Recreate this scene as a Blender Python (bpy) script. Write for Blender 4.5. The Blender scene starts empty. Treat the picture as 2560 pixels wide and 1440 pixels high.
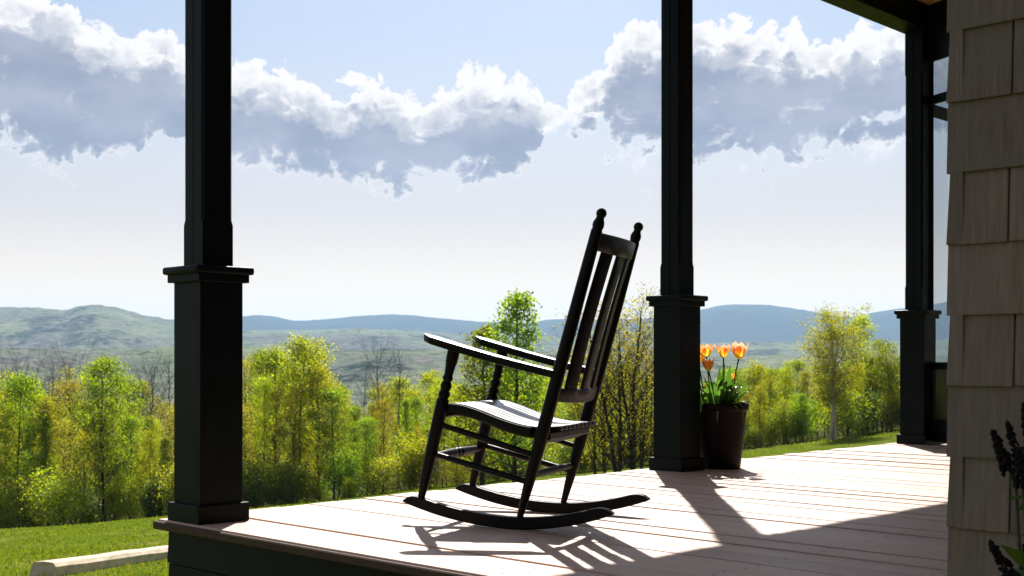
import bpy, bmesh, math, random
import numpy as np
from mathutils import Vector, Matrix

# ------------------------------------------------------------------ camera, sky, sun, exposure
sc = bpy.context.scene
F_PX, HOR, CX, EYE = 3108.0, 896.0, 1280.0, 0.58          # focal length and horizon in photo pixels, eye height above the deck
cam_d = bpy.data.cameras.new('camera')
cam = bpy.data.objects.new('camera', cam_d)
sc.collection.objects.link(cam)
cam.location = (0, 0, EYE)
cam.rotation_euler = (math.pi / 2, 0, 0)
cam_d.sensor_width = 36.0
cam_d.lens = F_PX * 36.0 / 2560.0
cam_d.shift_y = (HOR - 720.0) / 2560.0
cam_d.clip_start = 0.05
cam_d.clip_end = 40000
cam_d.dof.use_dof = True
cam_d.dof.focus_distance = 4.3
cam_d.dof.aperture_fstop = 13.0
sc.camera = cam

SUN_H = Vector((0.0467, 0.9555, 0.0)).normalized()
SUN_EL = math.radians(46.27)
SUN_DIR = Vector((SUN_H.x * math.cos(SUN_EL), SUN_H.y * math.cos(SUN_EL), math.sin(SUN_EL)))
sun_d = bpy.data.lights.new('sun', 'SUN')
sun_d.energy = 5.0
sun_d.angle = math.radians(0.53)
sun_d.color = (1.0, 0.945, 0.87)
sun = bpy.data.objects.new('sun', sun_d)
sun.rotation_euler = SUN_DIR.to_track_quat('Z', 'Y').to_euler()
sun.location = SUN_DIR * 60
sc.collection.objects.link(sun)

sc.view_settings.view_transform = 'Standard'
sc.view_settings.look = 'None'
sc.view_settings.gamma = 1.0
sc.view_settings.exposure = 1.02
sc.render.engine = 'CYCLES'
sc.cycles.use_denoising = True
sc.cycles.max_bounces = 8
sc.cycles.diffuse_bounces = 3
sc.cycles.glossy_bounces = 3
sc.cycles.transmission_bounces = 5
sc.cycles.volume_bounces = 0
sc.cycles.transparent_max_bounces = 12
sc.cycles.sample_clamp_indirect = 6.0
sc.cycles.caustics_reflective = False
sc.cycles.caustics_refractive = False

CLOUD_LIT = (.500, .482, .474, 1)
CLOUD_DARK = (.146, .165, .218, 1)
SKY_STRENGTH = 0.05
def az_el(px, py):
    a = math.atan((px - CX) / F_PX)
    return a, math.atan((HOR - py) / F_PX * math.cos(a))

def build_world():
    w = bpy.data.worlds.new('World')
    sc.world = w
    w.use_nodes = True
    nt = w.node_tree
    nt.nodes.clear()
    N, L = nt.nodes.new, nt.links.new
    def m(op, a, b=None, c=None, clamp=False):
        n = N('ShaderNodeMath'); n.operation = op; n.use_clamp = clamp
        for i, x in enumerate((a, b, c)):
            if x is None: continue
            if isinstance(x, (int, float)): n.inputs[i].default_value = x
            else: L(x, n.inputs[i])
        return n.outputs[0]
    def vm(op, a, b=None):
        n = N('ShaderNodeVectorMath'); n.operation = op
        for i, x in enumerate((a, b)):
            if x is None: continue
            if isinstance(x, tuple): n.inputs[i].default_value = x
            else: L(x, n.inputs[i])
        return n.outputs['Value'] if op == 'LENGTH' else n.outputs[0]
    def mixc(f, a, b):
        n = N('ShaderNodeMix'); n.data_type = 'RGBA'
        if isinstance(f, (int, float)): n.inputs[0].default_value = f
        else: L(f, n.inputs[0])
        for i, x in ((6, a), (7, b)):
            if isinstance(x, tuple): n.inputs[i].default_value = x
            else: L(x, n.inputs[i])
        return n.outputs[2]
    def sstep(x, lo, hi):
        n = N('ShaderNodeMapRange'); n.interpolation_type = 'SMOOTHSTEP'
        L(x, n.inputs[0]); n.inputs[1].default_value = lo; n.inputs[2].default_value = hi
        return n.outputs[0]
    tc = N('ShaderNodeTexCoord')
    sep = N('ShaderNodeSeparateXYZ'); L(tc.outputs['Generated'], sep.inputs[0])
    az = m('ARCTAN2', sep.outputs[0], sep.outputs[1])
    el = m('ARCSINE', sep.outputs[2])
    # the cumulus banks: upper and lower outline (azimuth, elevation) read from the photograph as two curves
    TOP = [(-2600, 500), (-1500, 430), (-900, 160), (-500, 60), (-200, -40), (0, -60), (130, -40), (200, 10), (270, 30), (330, 72), (352, 95), (368, 48), (410, 38), (440, 80), (480, 135), (520, 160), (545, 175),
           (590, 150), (640, 138), (700, 148), (760, 172), (800, 186), (830, 206), (856, 200), (890, 188), (950, 186), (990, 200), (1025, 228), (1060, 232), (1100, 208), (1140, 190), (1165, 148), (1215, 150), (1262, 158),
           (1300, 200), (1345, 212), (1352, 235), (1385, 285), (1392, 330), (1397, 300), (1412, 235), (1435, 203), (1458, 225), (1462, 165), (1500, 135), (1545, 60), (1580, 48), (1630, 30), (1680, 18), (1730, 16), (1800, 36), (1850, 52), (1905, 68), (1960, 62), (2005, 58),
           (2040, 92), (2100, 85), (2140, 60), (2200, 45), (2280, 40), (2400, 50), (2600, 90), (2900, 250), (3100, 420), (3500, 330), (4200, 430), (5200, 330), (7000, 480)]
    BASE = [(-2600, 400), (-1500, 400), (-900, 390), (-500, 420), (-200, 380), (0, 350), (60, 372), (120, 400), (200, 405), (300, 395), (380, 375), (430, 352), (470, 345), (520, 330), (560, 350),
            (590, 412), (660, 420), (720, 428), (790, 442), (860, 456), (930, 462), (1000, 466), (1100, 462), (1180, 452), (1280, 432), (1340, 425), (1380, 330), (1392, 300), (1397, 285), (1410, 290), (1460, 330), (1520, 330), (1580, 365), (1640, 372),
            (1700, 380), (1780, 388), (1850, 385), (1940, 412), (1970, 425), (2010, 392), (2080, 372), (2200, 362), (2280, 350), (2400, 345), (2600, 330), (2900, 300), (3100, 380), (3500, 420), (4200, 380), (5200, 420), (7000, 400)]
    PUFF = [(1525, 402, 34, 22), (1600, 445, 80, 34), (1885, 425, 85, 30), (1440, 342, 36, 20), (800, 458, 34, 22), (712, 430, 30, 18)]
    U0 = 1.25
    def outline(pts, u):
        fc = N('ShaderNodeFloatCurve')
        cm = fc.mapping; cm.extend = 'HORIZONTAL'; c = cm.curves[0]
        ps = []
        for (px, py) in pts:
            a, e = az_el(px, py); ps.append((a / (2 * U0) + .5, max(0, e / .6)))
        while len(c.points) < len(ps): c.points.new(.5, .5)
        for pt, (x, y) in zip(c.points, ps): pt.location = (x, y); pt.handle_type = 'VECTOR'
        cm.update(); L(u, fc.inputs['Value'])
        return m('MULTIPLY', fc.outputs[0], .6)
    u = m('ADD', m('MULTIPLY', az, 1 / (2 * U0)), .5)
    top_e = outline(TOP, u); base_e = outline(BASE, u)
    def noise2(vec, scale, detail, rough=.5, dist=0.0, col=False):
        n = N('ShaderNodeTexNoise'); n.noise_dimensions = '2D'
        n.inputs['Scale'].default_value = scale; n.inputs['Detail'].default_value = detail; n.inputs['Roughness'].default_value = rough; n.inputs['Distortion'].default_value = dist
        L(vec, n.inputs['Vector']); return n.outputs['Color' if col else 0]
    gnoise = N('ShaderNodeTexNoise'); gnoise.inputs['Scale'].default_value = 3.2; gnoise.inputs['Detail'].default_value = 2
    L(tc.outputs['Generated'], gnoise.inputs['Vector'])
    side = m('MAXIMUM', sstep(m('ABSOLUTE', az), 1.1, 1.3), sstep(el, 0.36, 0.5))
    side = m('MULTIPLY', side, sstep(el, 0.08, 0.2))
    gen = m('SUBTRACT', m('MULTIPLY', m('ADD', m('MULTIPLY', m('SUBTRACT', gnoise.outputs[0], 0.53), 5.0), 1.5), side), 1.5)
    def density(dx, dy):
        c = N('ShaderNodeCombineXYZ')
        ax_ = m('ADD', az, dx) if dx else az; ex_ = m('ADD', el, dy) if dy else el
        L(ax_, c.inputs[0]); L(ex_, c.inputs[1]); A = c.outputs[0]
        up = m('MULTIPLY', m('SUBTRACT', top_e, ex_), 34.0)
        dn = m('MULTIPLY', m('SUBTRACT', m('ADD', ex_, .008), base_e), 24.0)
        cov = m('MINIMUM', m('MINIMUM', up, dn), 1.0)
        for (px, py, rx, ry) in PUFF:
            a, e = az_el(px, py)
            ln = vm('LENGTH', vm('MULTIPLY', vm('SUBTRACT', A, (a, e, 0)), (F_PX / rx, F_PX / ry, 0)))
            cov = m('MAXIMUM', cov, m('MULTIPLY', m('SUBTRACT', 1.0, ln), .3))
        cov = m('MAXIMUM', cov, gen)
        A2 = vm('ADD', A, vm('MULTIPLY', vm('SUBTRACT', noise2(A, 26, 2, .5, 0, True), (.5, .5, .5)), (.03, .03, 0)))
        n1 = noise2(vm('MULTIPLY', A, (1, 1.2, 1)), 24, 10, .62, .35)
        vo = N('ShaderNodeTexVoronoi'); vo.voronoi_dimensions = '2D'; vo.feature = 'F1'; vo.inputs['Scale'].default_value = 42; vo.inputs['Detail'].default_value = 3; vo.inputs['Roughness'].default_value = .6
        L(A2, vo.inputs['Vector'])
        d = m('ADD', cov, m('MULTIPLY', m('SUBTRACT', n1, .5), 1.5))
        return m('ADD', d, m('MULTIPLY', m('SUBTRACT', .72, vo.outputs['Distance']), .55)), A
    d0, A0 = density(0.0, 0.0)
    d1, A1 = density(0.004, 0.022)
    lowside = sstep(m('SUBTRACT', m('SUBTRACT', top_e, el), m('SUBTRACT', el, base_e)), -.02, .05)
    wid = m('ADD', .15, m('MULTIPLY', lowside, .30))
    xa = m('DIVIDE', m('ADD', d0, .02), wid, clamp=True)
    alpha = m('MULTIPLY', m('MULTIPLY', xa, xa), m('SUBTRACT', 3.0, m('MULTIPLY', xa, 2.0)))
    soft0 = noise2(vm('MULTIPLY', A0, (1, 1.6, 1)), 15, 2)
    # thin rims glow, thick bellies are grey; what lies above towards the sun shades what lies below
    t0 = m('MAXIMUM', m('SUBTRACT', d0, 0.12), 0.0)
    t1 = m('MAXIMUM', m('SUBTRACT', d1, 0.05), 0.0)
    tau = m('ADD', m('MULTIPLY', t0, .5), m('MULTIPLY', m('MULTIPLY', t1, m('MINIMUM', m('MULTIPLY', t0, m('MAXIMUM', m('MULTIPLY', m('SUBTRACT', soft0, .40), 60.0), 2.5)), 1.0)), 1.9))
    thick = m('SUBTRACT', 1.0, m('EXPONENT', m('MULTIPLY', tau, -1.25)))
    soft = noise2(vm('MULTIPLY', A0, (1, 2.2, 1)), 16, 3)
    thick = m('MULTIPLY', thick, m('ADD', .72, m('MULTIPLY', soft, .56)), clamp=True)
    mot = noise2(vm('MULTIPLY', A0, (1, 1.9, 1)), 34, 5, .6, .4)
    thick = m('SUBTRACT', thick, m('MULTIPLY', sstep(mot, .50, .78), .40), clamp=True)
    rel = sstep(m('SUBTRACT', d0, d1), -.05, .75)
    thick = m('SUBTRACT', thick, m('MULTIPLY', m('MULTIPLY', rel, sstep(thick, .35, .95)), .30), clamp=True)
    big = noise2(vm('MULTIPLY', A0, (1, 2.0, 1)), 11, 4, .55)
    dark = mixc(sstep(big, .32, .68), CLOUD_DARK, (.205, .220, .272, 1))
    ccol = mixc(sstep(thick, .06, .72), CLOUD_LIT, dark)
    sky = N('ShaderNodeTexSky'); sky.sky_type = 'NISHITA'; sky.sun_disc = False
    sky.sun_elevation = SUN_EL; sky.sun_rotation = math.atan2(SUN_H.x, SUN_H.y)
    sky.air_density = 1.0; sky.dust_density = 1.5; sky.ozone_density = 1.0; sky.altitude = 300
    # a thin milky veil of humid air, the same all round, thickest at the horizon
    skyc = mixc(1.0, sky.outputs[0], (.96, .98, 1.0, 1)); skyc.node.blend_type = 'MULTIPLY'
    low = sstep(m('MULTIPLY', el, -1.0), -.30, -.03)
    veil = mixc(sstep(m('MULTIPLY', el, -1.0), -.13, -.035), (.392 / SKY_STRENGTH, .336 / SKY_STRENGTH, .310 / SKY_STRENGTH, 1), (.585 / SKY_STRENGTH, .475 / SKY_STRENGTH, .340 / SKY_STRENGTH, 1))
    skyc = mixc(m('MULTIPLY', low, .95), skyc, veil)
    bg1 = N('ShaderNodeBackground'); L(skyc, bg1.inputs[0]); bg1.inputs[1].default_value = SKY_STRENGTH
    bg2 = N('ShaderNodeBackground'); L(ccol, bg2.inputs[0]); bg2.inputs[1].default_value = 1.0
    mx = N('ShaderNodeMixShader'); L(alpha, mx.inputs[0]); L(bg1.outputs[0], mx.inputs[1]); L(bg2.outputs[0], mx.inputs[2])
    out = N('ShaderNodeOutputWorld'); L(mx.outputs[0], out.inputs[0])
    w.cycles.sampling_method = 'MANUAL'
    w.cycles.sample_map_resolution = 512
build_world()

# ------------------------------------------------------------------ helpers
COL = sc.collection
rnd = random.Random(7)
def ground_px(px, py, z=0.0):
    """photo pixel -> point on the horizontal plane at height z"""
    Y = F_PX * (EYE - z) / (py - HOR)
    return Vector(((px - CX) / F_PX * Y, Y, z))

def empty(name, loc=(0, 0, 0), rz=0.0, label=None, cat=None, group=None):
    o = bpy.data.objects.new(name, None)
    o.empty_display_size = 0.1
    o.location = loc; o.rotation_euler = (0, 0, rz)
    COL.objects.link(o)
    tag(o, label, cat, group)
    return o
def tag(o, label=None, cat=None, group=None, kind=None):
    if label: o['label'] = label
    if cat: o['category'] = cat
    if group: o['group'] = group
    if kind: o['kind'] = kind
    return o
def link(name, me, mats, parent=None, loc=None, rot=None):
    o = bpy.data.objects.new(name, me)
    COL.objects.link(o)
    if mats is not None and not me.materials:
        for mm in (mats if isinstance(mats, (list, tuple)) else [mats]): me.materials.append(mm)
    if parent: o.parent = parent
    if loc is not None: o.location = loc
    if rot is not None: o.rotation_euler = rot
    return o

class MB:
    def __init__(s): s.v = []; s.f = []
    def add(s, vs, fs):
        o = len(s.v); s.v += [tuple(x) for x in vs]; s.f += [tuple(i + o for i in f) for f in fs]; return s
    def box(s, x0, x1, y0, y1, z0, z1):
        return s.add([(x0, y0, z0), (x1, y0, z0), (x1, y1, z0), (x0, y1, z0), (x0, y0, z1), (x1, y0, z1), (x1, y1, z1), (x0, y1, z1)],
                     [(0, 3, 2, 1), (4, 5, 6, 7), (0, 1, 5, 4), (1, 2, 6, 5), (2, 3, 7, 6), (3, 0, 4, 7)])
    def prism(s, poly, axis, a, b):
        """extrude a 2D polygon; axis 'y': poly is (x,z); axis 'x': (y,z); axis 'z': (x,y)"""
        n = len(poly)
        def P(p, t): return (p[0], t, p[1]) if axis == 'y' else ((t, p[0], p[1]) if axis == 'x' else (p[0], p[1], t))
        vs = [P(p, a) for p in poly] + [P(p, b) for p in poly]
        fs = [(i, (i + 1) % n, n + (i + 1) % n, n + i) for i in range(n)] + [tuple(range(n))[::-1], tuple(range(n, 2 * n))]
        return s.add(vs, fs)
    def tube(s, path, rad, n=8, cap=True):
        path = [Vector(p) for p in path]
        if not isinstance(rad, (list, tuple)): rad = [rad] * len(path)
        vs = []; prev = None
        for i, p in enumerate(path):
            t = (path[min(i + 1, len(path) - 1)] - path[max(i - 1, 0)])
            if t.length < 1e-9: t = Vector((0, 0, 1))
            t.normalize()
            ref = prev if prev is not None else (Vector((1, 0, 0)) if abs(t.x) < .8 else Vector((0, 1, 0)))
            a = (ref - t * ref.dot(t)).normalized(); b = t.cross(a); prev = a
            for k in range(n):
                w = 2 * math.pi * k / n
                vs.append(p + (a * math.cos(w) + b * math.sin(w)) * rad[i])
        fs = []
        for i in range(len(path) - 1):
            for k in range(n):
                fs.append((i * n + k, i * n + (k + 1) % n, (i + 1) * n + (k + 1) % n, (i + 1) * n + k))
        if cap: fs += [tuple(range(n))[::-1], tuple(range((len(path) - 1) * n, len(path) * n))]
        return s.add(vs, fs)
    def lathe(s, prof, n=20, c=(0, 0), cap=True):
        vs = [(c[0] + r * math.cos(2 * math.pi * k / n), c[1] + r * math.sin(2 * math.pi * k / n), z) for r, z in prof for k in range(n)]
        fs = [(i * n + k, i * n + (k + 1) % n, (i + 1) * n + (k + 1) % n, (i + 1) * n + k) for i in range(len(prof) - 1) for k in range(n)]
        if cap: fs += [tuple(range(n))[::-1], tuple(range((len(prof) - 1) * n, len(prof) * n))]
        return s.add(vs, fs)
    def mesh(s, name, bevel=0, seg=1, smooth=False, angle=40):
        me = bpy.data.meshes.new(name)
        me.from_pydata(s.v, [], s.f)
        bm = bmesh.new(); bm.from_mesh(me)
        bmesh.ops.recalc_face_normals(bm, faces=bm.faces)
        if bevel:
            es = [e for e in bm.edges if len(e.link_faces) == 2 and e.calc_face_angle(0) > math.radians(30)]
            bmesh.ops.bevel(bm, geom=es, offset=bevel, segments=seg, affect='EDGES', profile=.6, clamp_overlap=True)
        if smooth:
            for f in bm.faces: f.smooth = True
            for e in bm.edges:
                if len(e.link_faces) == 2 and e.calc_face_angle(0) > math.radians(angle): e.smooth = False
        bm.to_mesh(me); bm.free()
        return me
    def build(s, name, mat, parent=None, loc=None, rot=None, **k):
        return link(name, s.mesh(name, **k), mat, parent, loc, rot)

def fast_mesh(name, verts, faces_idx, nper):
    """verts (n,3), faces (m,nper) numpy"""
    me = bpy.data.meshes.new(name)
    me.vertices.add(len(verts)); me.vertices.foreach_set('co', np.asarray(verts, np.float32).ravel())
    m = len(faces_idx)
    me.loops.add(m * nper); me.polygons.add(m)
    me.loops.foreach_set('vertex_index', np.asarray(faces_idx, np.int32).ravel())
    me.polygons.foreach_set('loop_start', np.arange(0, m * nper, nper, dtype=np.int32))
    me.update(calc_edges=True)
    return me

# ------------------------------------------------------------------ materials
def mat(name):
    m = bpy.data.materials.new(name); m.use_nodes = True
    nt = m.node_tree; nt.nodes.clear()
    out = nt.nodes.new('ShaderNodeOutputMaterial')
    return m, nt, out
def ramp(nt, fac, stops):
    r = nt.nodes.new('ShaderNodeValToRGB'); nt.links.new(fac, r.inputs[0])
    e = r.color_ramp.elements
    while len(e) < len(stops): e.new(0.5)
    for i, (p, c) in enumerate(stops): e[i].position = p; e[i].color = (*c, 1)
    return r.outputs[0]
def noise(nt, vec, scale, detail=4, rough=.5, out=0):
    n = nt.nodes.new('ShaderNodeTexNoise'); n.inputs['Scale'].default_value = scale; n.inputs['Detail'].default_value = detail; n.inputs['Roughness'].default_value = rough
    if vec is not None: nt.links.new(vec, n.inputs['Vector'])
    return n.outputs[out]
def vmath(nt, op, a, b):
    n = nt.nodes.new('ShaderNodeVectorMath'); n.operation = op
    for i, x in enumerate((a, b)):
        if isinstance(x, (tuple, list)): n.inputs[i].default_value = x
        else: nt.links.new(x, n.inputs[i])
    return n.outputs[0]
def smath(nt, op, a, b):
    n = nt.nodes.new('ShaderNodeMath'); n.operation = op
    for i, x in enumerate((a, b)):
        if isinstance(x, (int, float)): n.inputs[i].default_value = x
        else: nt.links.new(x, n.inputs[i])
    return n.outputs[0]
def cmix(nt, f, a, b, mode='MIX'):
    n = nt.nodes.new('ShaderNodeMix'); n.data_type = 'RGBA'; n.blend_type = mode
    if isinstance(f, (int, float)): n.inputs[0].default_value = f
    else: nt.links.new(f, n.inputs[0])
    for i, x in ((6, a), (7, b)):
        if isinstance(x, tuple): n.inputs[i].default_value = (*x, 1) if len(x) == 3 else x
        else: nt.links.new(x, n.inputs[i])
    return n.outputs[2]
def obj_coords(nt, spread=13.0):
    """object coordinates shifted by the object's own random number, so that copies differ"""
    tc = nt.nodes.new('ShaderNodeTexCoord'); oi = nt.nodes.new('ShaderNodeObjectInfo')
    c = nt.nodes.new('ShaderNodeCombineXYZ')
    for i, k in enumerate((1.0, 2.3, 3.7)): nt.links.new(smath(nt, 'MULTIPLY', oi.outputs['Random'], spread * k), c.inputs[i])
    return vmath(nt, 'ADD', tc.outputs['Object'], c.outputs[0]), oi.outputs['Random']
def principled(nt, out, color, rough=.5, spec=.5, bump=None, bstr=.2, bdist=.002, coat=0):
    p = nt.nodes.new('ShaderNodeBsdfPrincipled')
    for k, x in (('Base Color', color), ('Roughness', rough)):
        if isinstance(x, tuple): p.inputs[k].default_value = (*x, 1)
        elif isinstance(x, (int, float)): p.inputs[k].default_value = x
        else: nt.links.new(x, p.inputs[k])
    p.inputs['Specular IOR Level'].default_value = spec
    if coat: p.inputs['Coat Weight'].default_value = coat; p.inputs['Coat Roughness'].default_value = .12
    if bump is not None:
        b = nt.nodes.new('ShaderNodeBump'); b.inputs['Strength'].default_value = bstr; b.inputs['Distance'].default_value = bdist
        nt.links.new(bump, b.inputs['Height']); nt.links.new(b.outputs[0], p.inputs['Normal'])
    nt.links.new(p.outputs[0], out.inputs[0])
    return p

def m_deck():
    m, nt, out = mat('deck_wood')
    co, r = obj_coords(nt)
    grain = noise(nt, vmath(nt, 'MULTIPLY', co, (2.2, 60, 60)), 1.0, 6, .6)
    fine = noise(nt, vmath(nt, 'MULTIPLY', co, (9, 260, 260)), 1.0, 4, .65)
    blot = noise(nt, vmath(nt, 'MULTIPLY', co, (1.4, 5, 5)), 1.0, 4, .6)
    c = ramp(nt, grain, [(.25, (.255, .185, .160)), (.5, (.34, .262, .228)), (.75, (.40, .315, .28))])
    c = cmix(nt, smath(nt, 'MULTIPLY', ramp_f(nt, blot, .42, .72), .45), c, (.45, .37, .335))
    c = cmix(nt, smath(nt, 'MULTIPLY', ramp_f(nt, fine, .60, .78), .5), c, (.15, .105, .09))
    tint = cmix(nt, r, (1.16, 1.05, .96), (1.50, 1.34, 1.18))
    c = cmix(nt, 1.0, c, tint, 'MULTIPLY')
    h = smath(nt, 'ADD', grain, smath(nt, 'MULTIPLY', fine, .6))
    principled(nt, out, c, ramp_f(nt, grain, -.4, 1.3), .38, h, .55, .0022)
    return m
def ramp_f(nt, x, lo, hi):
    n = nt.nodes.new('ShaderNodeMapRange'); nt.links.new(x, n.inputs[0]); n.inputs[1].default_value = lo; n.inputs[2].default_value = hi
    return n.outputs[0]
def m_paint(name, col, rough=.5, spec=.4, grain=(90, 90, 5), bstr=.25, var=.35):
    m, nt, out = mat(name)
    co, r = obj_coords(nt)
    g = noise(nt, vmath(nt, 'MULTIPLY', co, grain), 1.0, 5, .6)
    p = noise(nt, co, 38, 4, .7)
    wear = noise(nt, co, 7, 6, .65)
    dark = tuple(x * (1 - var) for x in col); lite = tuple(min(1, x * (1 + var)) for x in col)
    c = cmix(nt, ramp_f(nt, wear, .3, .7), dark, lite)
    h = smath(nt, 'ADD', g, smath(nt, 'MULTIPLY', p, .8))
    principled(nt, out, c, smath(nt, 'ADD', smath(nt, 'MULTIPLY', wear, .3), rough - .15), spec, h, bstr, .002)
    return m
def m_shingle():
    m, nt, out = mat('weathered_shingle')
    co, r = obj_coords(nt, 31)
    g = noise(nt, vmath(nt, 'MULTIPLY', co, (110, 110, 4.5)), 1.0, 6, .65)
    s = noise(nt, vmath(nt, 'MULTIPLY', co, (260, 260, 14)), 1.0, 5, .7)
    b = noise(nt, co, 9, 5, .6)
    c = ramp(nt, g, [(.28, (.125, .088, .076)), (.52, (.185, .138, .120)), (.74, (.24, .185, .162))])
    c = cmix(nt, ramp_f(nt, b, .35, .75), c, (.175, .142, .132))
    c = cmix(nt, smath(nt, 'MULTIPLY', ramp_f(nt, s, .62, .80), .75), c, (.40, .33, .29))
    c = cmix(nt, 1.0, c, cmix(nt, r, (.80, .80, .80), (1.15, 1.12, 1.1)), 'MULTIPLY')
    principled(nt, out, c, .78, .3, smath(nt, 'ADD', g, smath(nt, 'MULTIPLY', s, .8)), .8, .0025)
    return m
def m_plain(name, col, rough=.6, spec=.3, scale=30, var=.25, bstr=.2):
    m, nt, out = mat(name)
    co, r = obj_coords(nt)
    n = noise(nt, co, scale, 5, .6)
    c = cmix(nt, ramp_f(nt, n, .3, .7), tuple(x * (1 - var) for x in col), tuple(min(1, x * (1 + var)) for x in col))
    principled(nt, out, c, rough, spec, n, bstr, .003)
    return m
def m_leaf(name, c0, c1, c2, trans=.62, rough=.5, TRANS=(4.0, 3.4, .5), gloss=.03):
    """leaves let light through: diffuse + translucent, each leaf its own shade"""
    m, nt, out = mat(name)
    ge = nt.nodes.new('ShaderNodeNewGeometry'); oi = nt.nodes.new('ShaderNodeObjectInfo')
    c = ramp(nt, ge.outputs['Random Per Island'], [(0, c0), (.5, c1), (1, c2)])
    h = nt.nodes.new('ShaderNodeHueSaturation')
    nt.links.new(c, h.inputs['Color'])
    nt.links.new(smath(nt, 'ADD', smath(nt, 'MULTIPLY', oi.outputs['Random'], .045), .478), h.inputs['Hue'])
    nt.links.new(smath(nt, 'ADD', smath(nt, 'MULTIPLY', oi.outputs['Random'], .45), .78), h.inputs['Value'])
    d = nt.nodes.new('ShaderNodeBsdfDiffuse'); t = nt.nodes.new('ShaderNodeBsdfTranslucent'); g = nt.nodes.new('ShaderNodeBsdfGlossy')
    g.inputs['Roughness'].default_value = rough; g.inputs['Color'].default_value = (.9, .95, .9, 1)
    nt.links.new(h.outputs[0], d.inputs[0])
    tcol = cmix(nt, 1.0, h.outputs[0], TRANS, 'MULTIPLY')
    nt.links.new(tcol, t.inputs[0])
    a = nt.nodes.new('ShaderNodeMixShader'); a.inputs[0].default_value = trans
    nt.links.new(d.outputs[0], a.inputs[1]); nt.links.new(t.outputs[0], a.inputs[2])
    b = nt.nodes.new('ShaderNodeMixShader'); b.inputs[0].default_value = gloss
    nt.links.new(a.outputs[0], b.inputs[1]); nt.links.new(g.outputs[0], b.inputs[2])
    nt.links.new(b.outputs[0], out.inputs[0])
    return m

M = {}
M['deck'] = m_deck()
M['green'] = m_paint('dark_green_paint', (.0017, .0050, .0062), .5, .12)
M['chair'] = m_paint('black_brown_stain', (.0018, .0015, .0013), .42, .14, (14, 240, 240), .3)

def m_top_sheen():
    """stain paler and glossier on the upward faces of seat and arms: painted sheen"""
    m, nt, out = mat('stain_painted_sheen')
    co, r = obj_coords(nt)
    g = noise(nt, vmath(nt, 'MULTIPLY', co, (14, 240, 240)), 1.0, 5, .6)
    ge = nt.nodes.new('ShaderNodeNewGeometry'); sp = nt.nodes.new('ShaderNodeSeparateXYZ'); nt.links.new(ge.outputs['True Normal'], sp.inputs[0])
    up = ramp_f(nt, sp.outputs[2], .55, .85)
    p = principled(nt, out, cmix(nt, up, (.002, .0017, .0015), (.034, .031, .032)), .44, .2, g, .3, .002)  # upward faces coloured paler to paint in the reflected sky
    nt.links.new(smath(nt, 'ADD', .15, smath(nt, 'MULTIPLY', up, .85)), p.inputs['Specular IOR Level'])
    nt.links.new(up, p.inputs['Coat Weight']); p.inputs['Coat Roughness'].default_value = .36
    return m
M['chair_top_sheen'] = m_top_sheen()
M['shingle'] = m_shingle()
M['ceiling'] = m_paint('ochre_ceiling_wood', (.55, .33, .11), .5, .3, (4, 120, 90), .3)
M['roof'] = m_plain('roof_underlay', (.05, .048, .046), .9)
M['wall_core'] = m_plain('wall_sheathing', (.03, .027, .025), .9)
M['pot'] = m_plain('dark_glazed_clay', (.0040, .0017, .0017), .5, .1, 14, .3, .06)
M['soil'] = m_plain('potting_soil', (.02, .014, .01), .95, .1, 90, .5, .8)
M['timber'] = m_paint('bleached_timber', (.50, .41, .30), .8, .2, (3, 70, 70), .8, .3)
M['nosing_shade'] = m_paint('red_brown_edge_shade', (.060, .034, .028), .7, .2, (4, 90, 90), .5)  # red-brown darkened to put the shade of the deck edge into the colour
M['nail'] = m_plain('rusty_nail', (.035, .02, .014), .6, .4)
M['bark'] = m_plain('grey_brown_bark', (.075, .060, .048), .9, .2, 9, .5, .6)
M['bark_dark'] = m_plain('dark_bark', (.045, .036, .028), .9, .2, 9, .45, .6)
M['bark_grey'] = m_plain('bare_grey_twig', (.17, .145, .135), .9, .2, 6, .3, .3)
M['bark_birch'] = m_plain('pale_birch_bark', (.42, .35, .29), .8, .2, 7, .4, .4)
M['leaf_yellow'] = m_leaf('spring_leaf_yellow_green', (.085, .115, .010), (.125, .160, .014), (.165, .190, .022))
M['leaf_green'] = m_leaf('spring_leaf_green', (.050, .090, .012), (.080, .130, .016), (.115, .165, .022))
M['leaf_dark'] = m_leaf('dark_leaf', (.018, .042, .012), (.030, .062, .016), (.050, .090, .022), .4)
M['leaf_olive'] = m_leaf('budding_leaf_olive', (.085, .090, .018), (.120, .125, .026), (.150, .150, .036))
M['tulip_leaf'] = m_leaf('tulip_leaf', (.030, .075, .022), (.048, .110, .030), (.075, .15, .040), .45, .3, (2.4, 2.3, .7))
M['grass'] = m_leaf('grass_blade', (.046, .080, .008), (.070, .108, .010), (.125, .135, .030), .5, .5, (2.7, 2.4, .4), .008)
M['far_leaf'] = m_leaf('far_wood_leaf', (.055, .085, .016), (.075, .105, .020), (.100, .125, .030))

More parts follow.
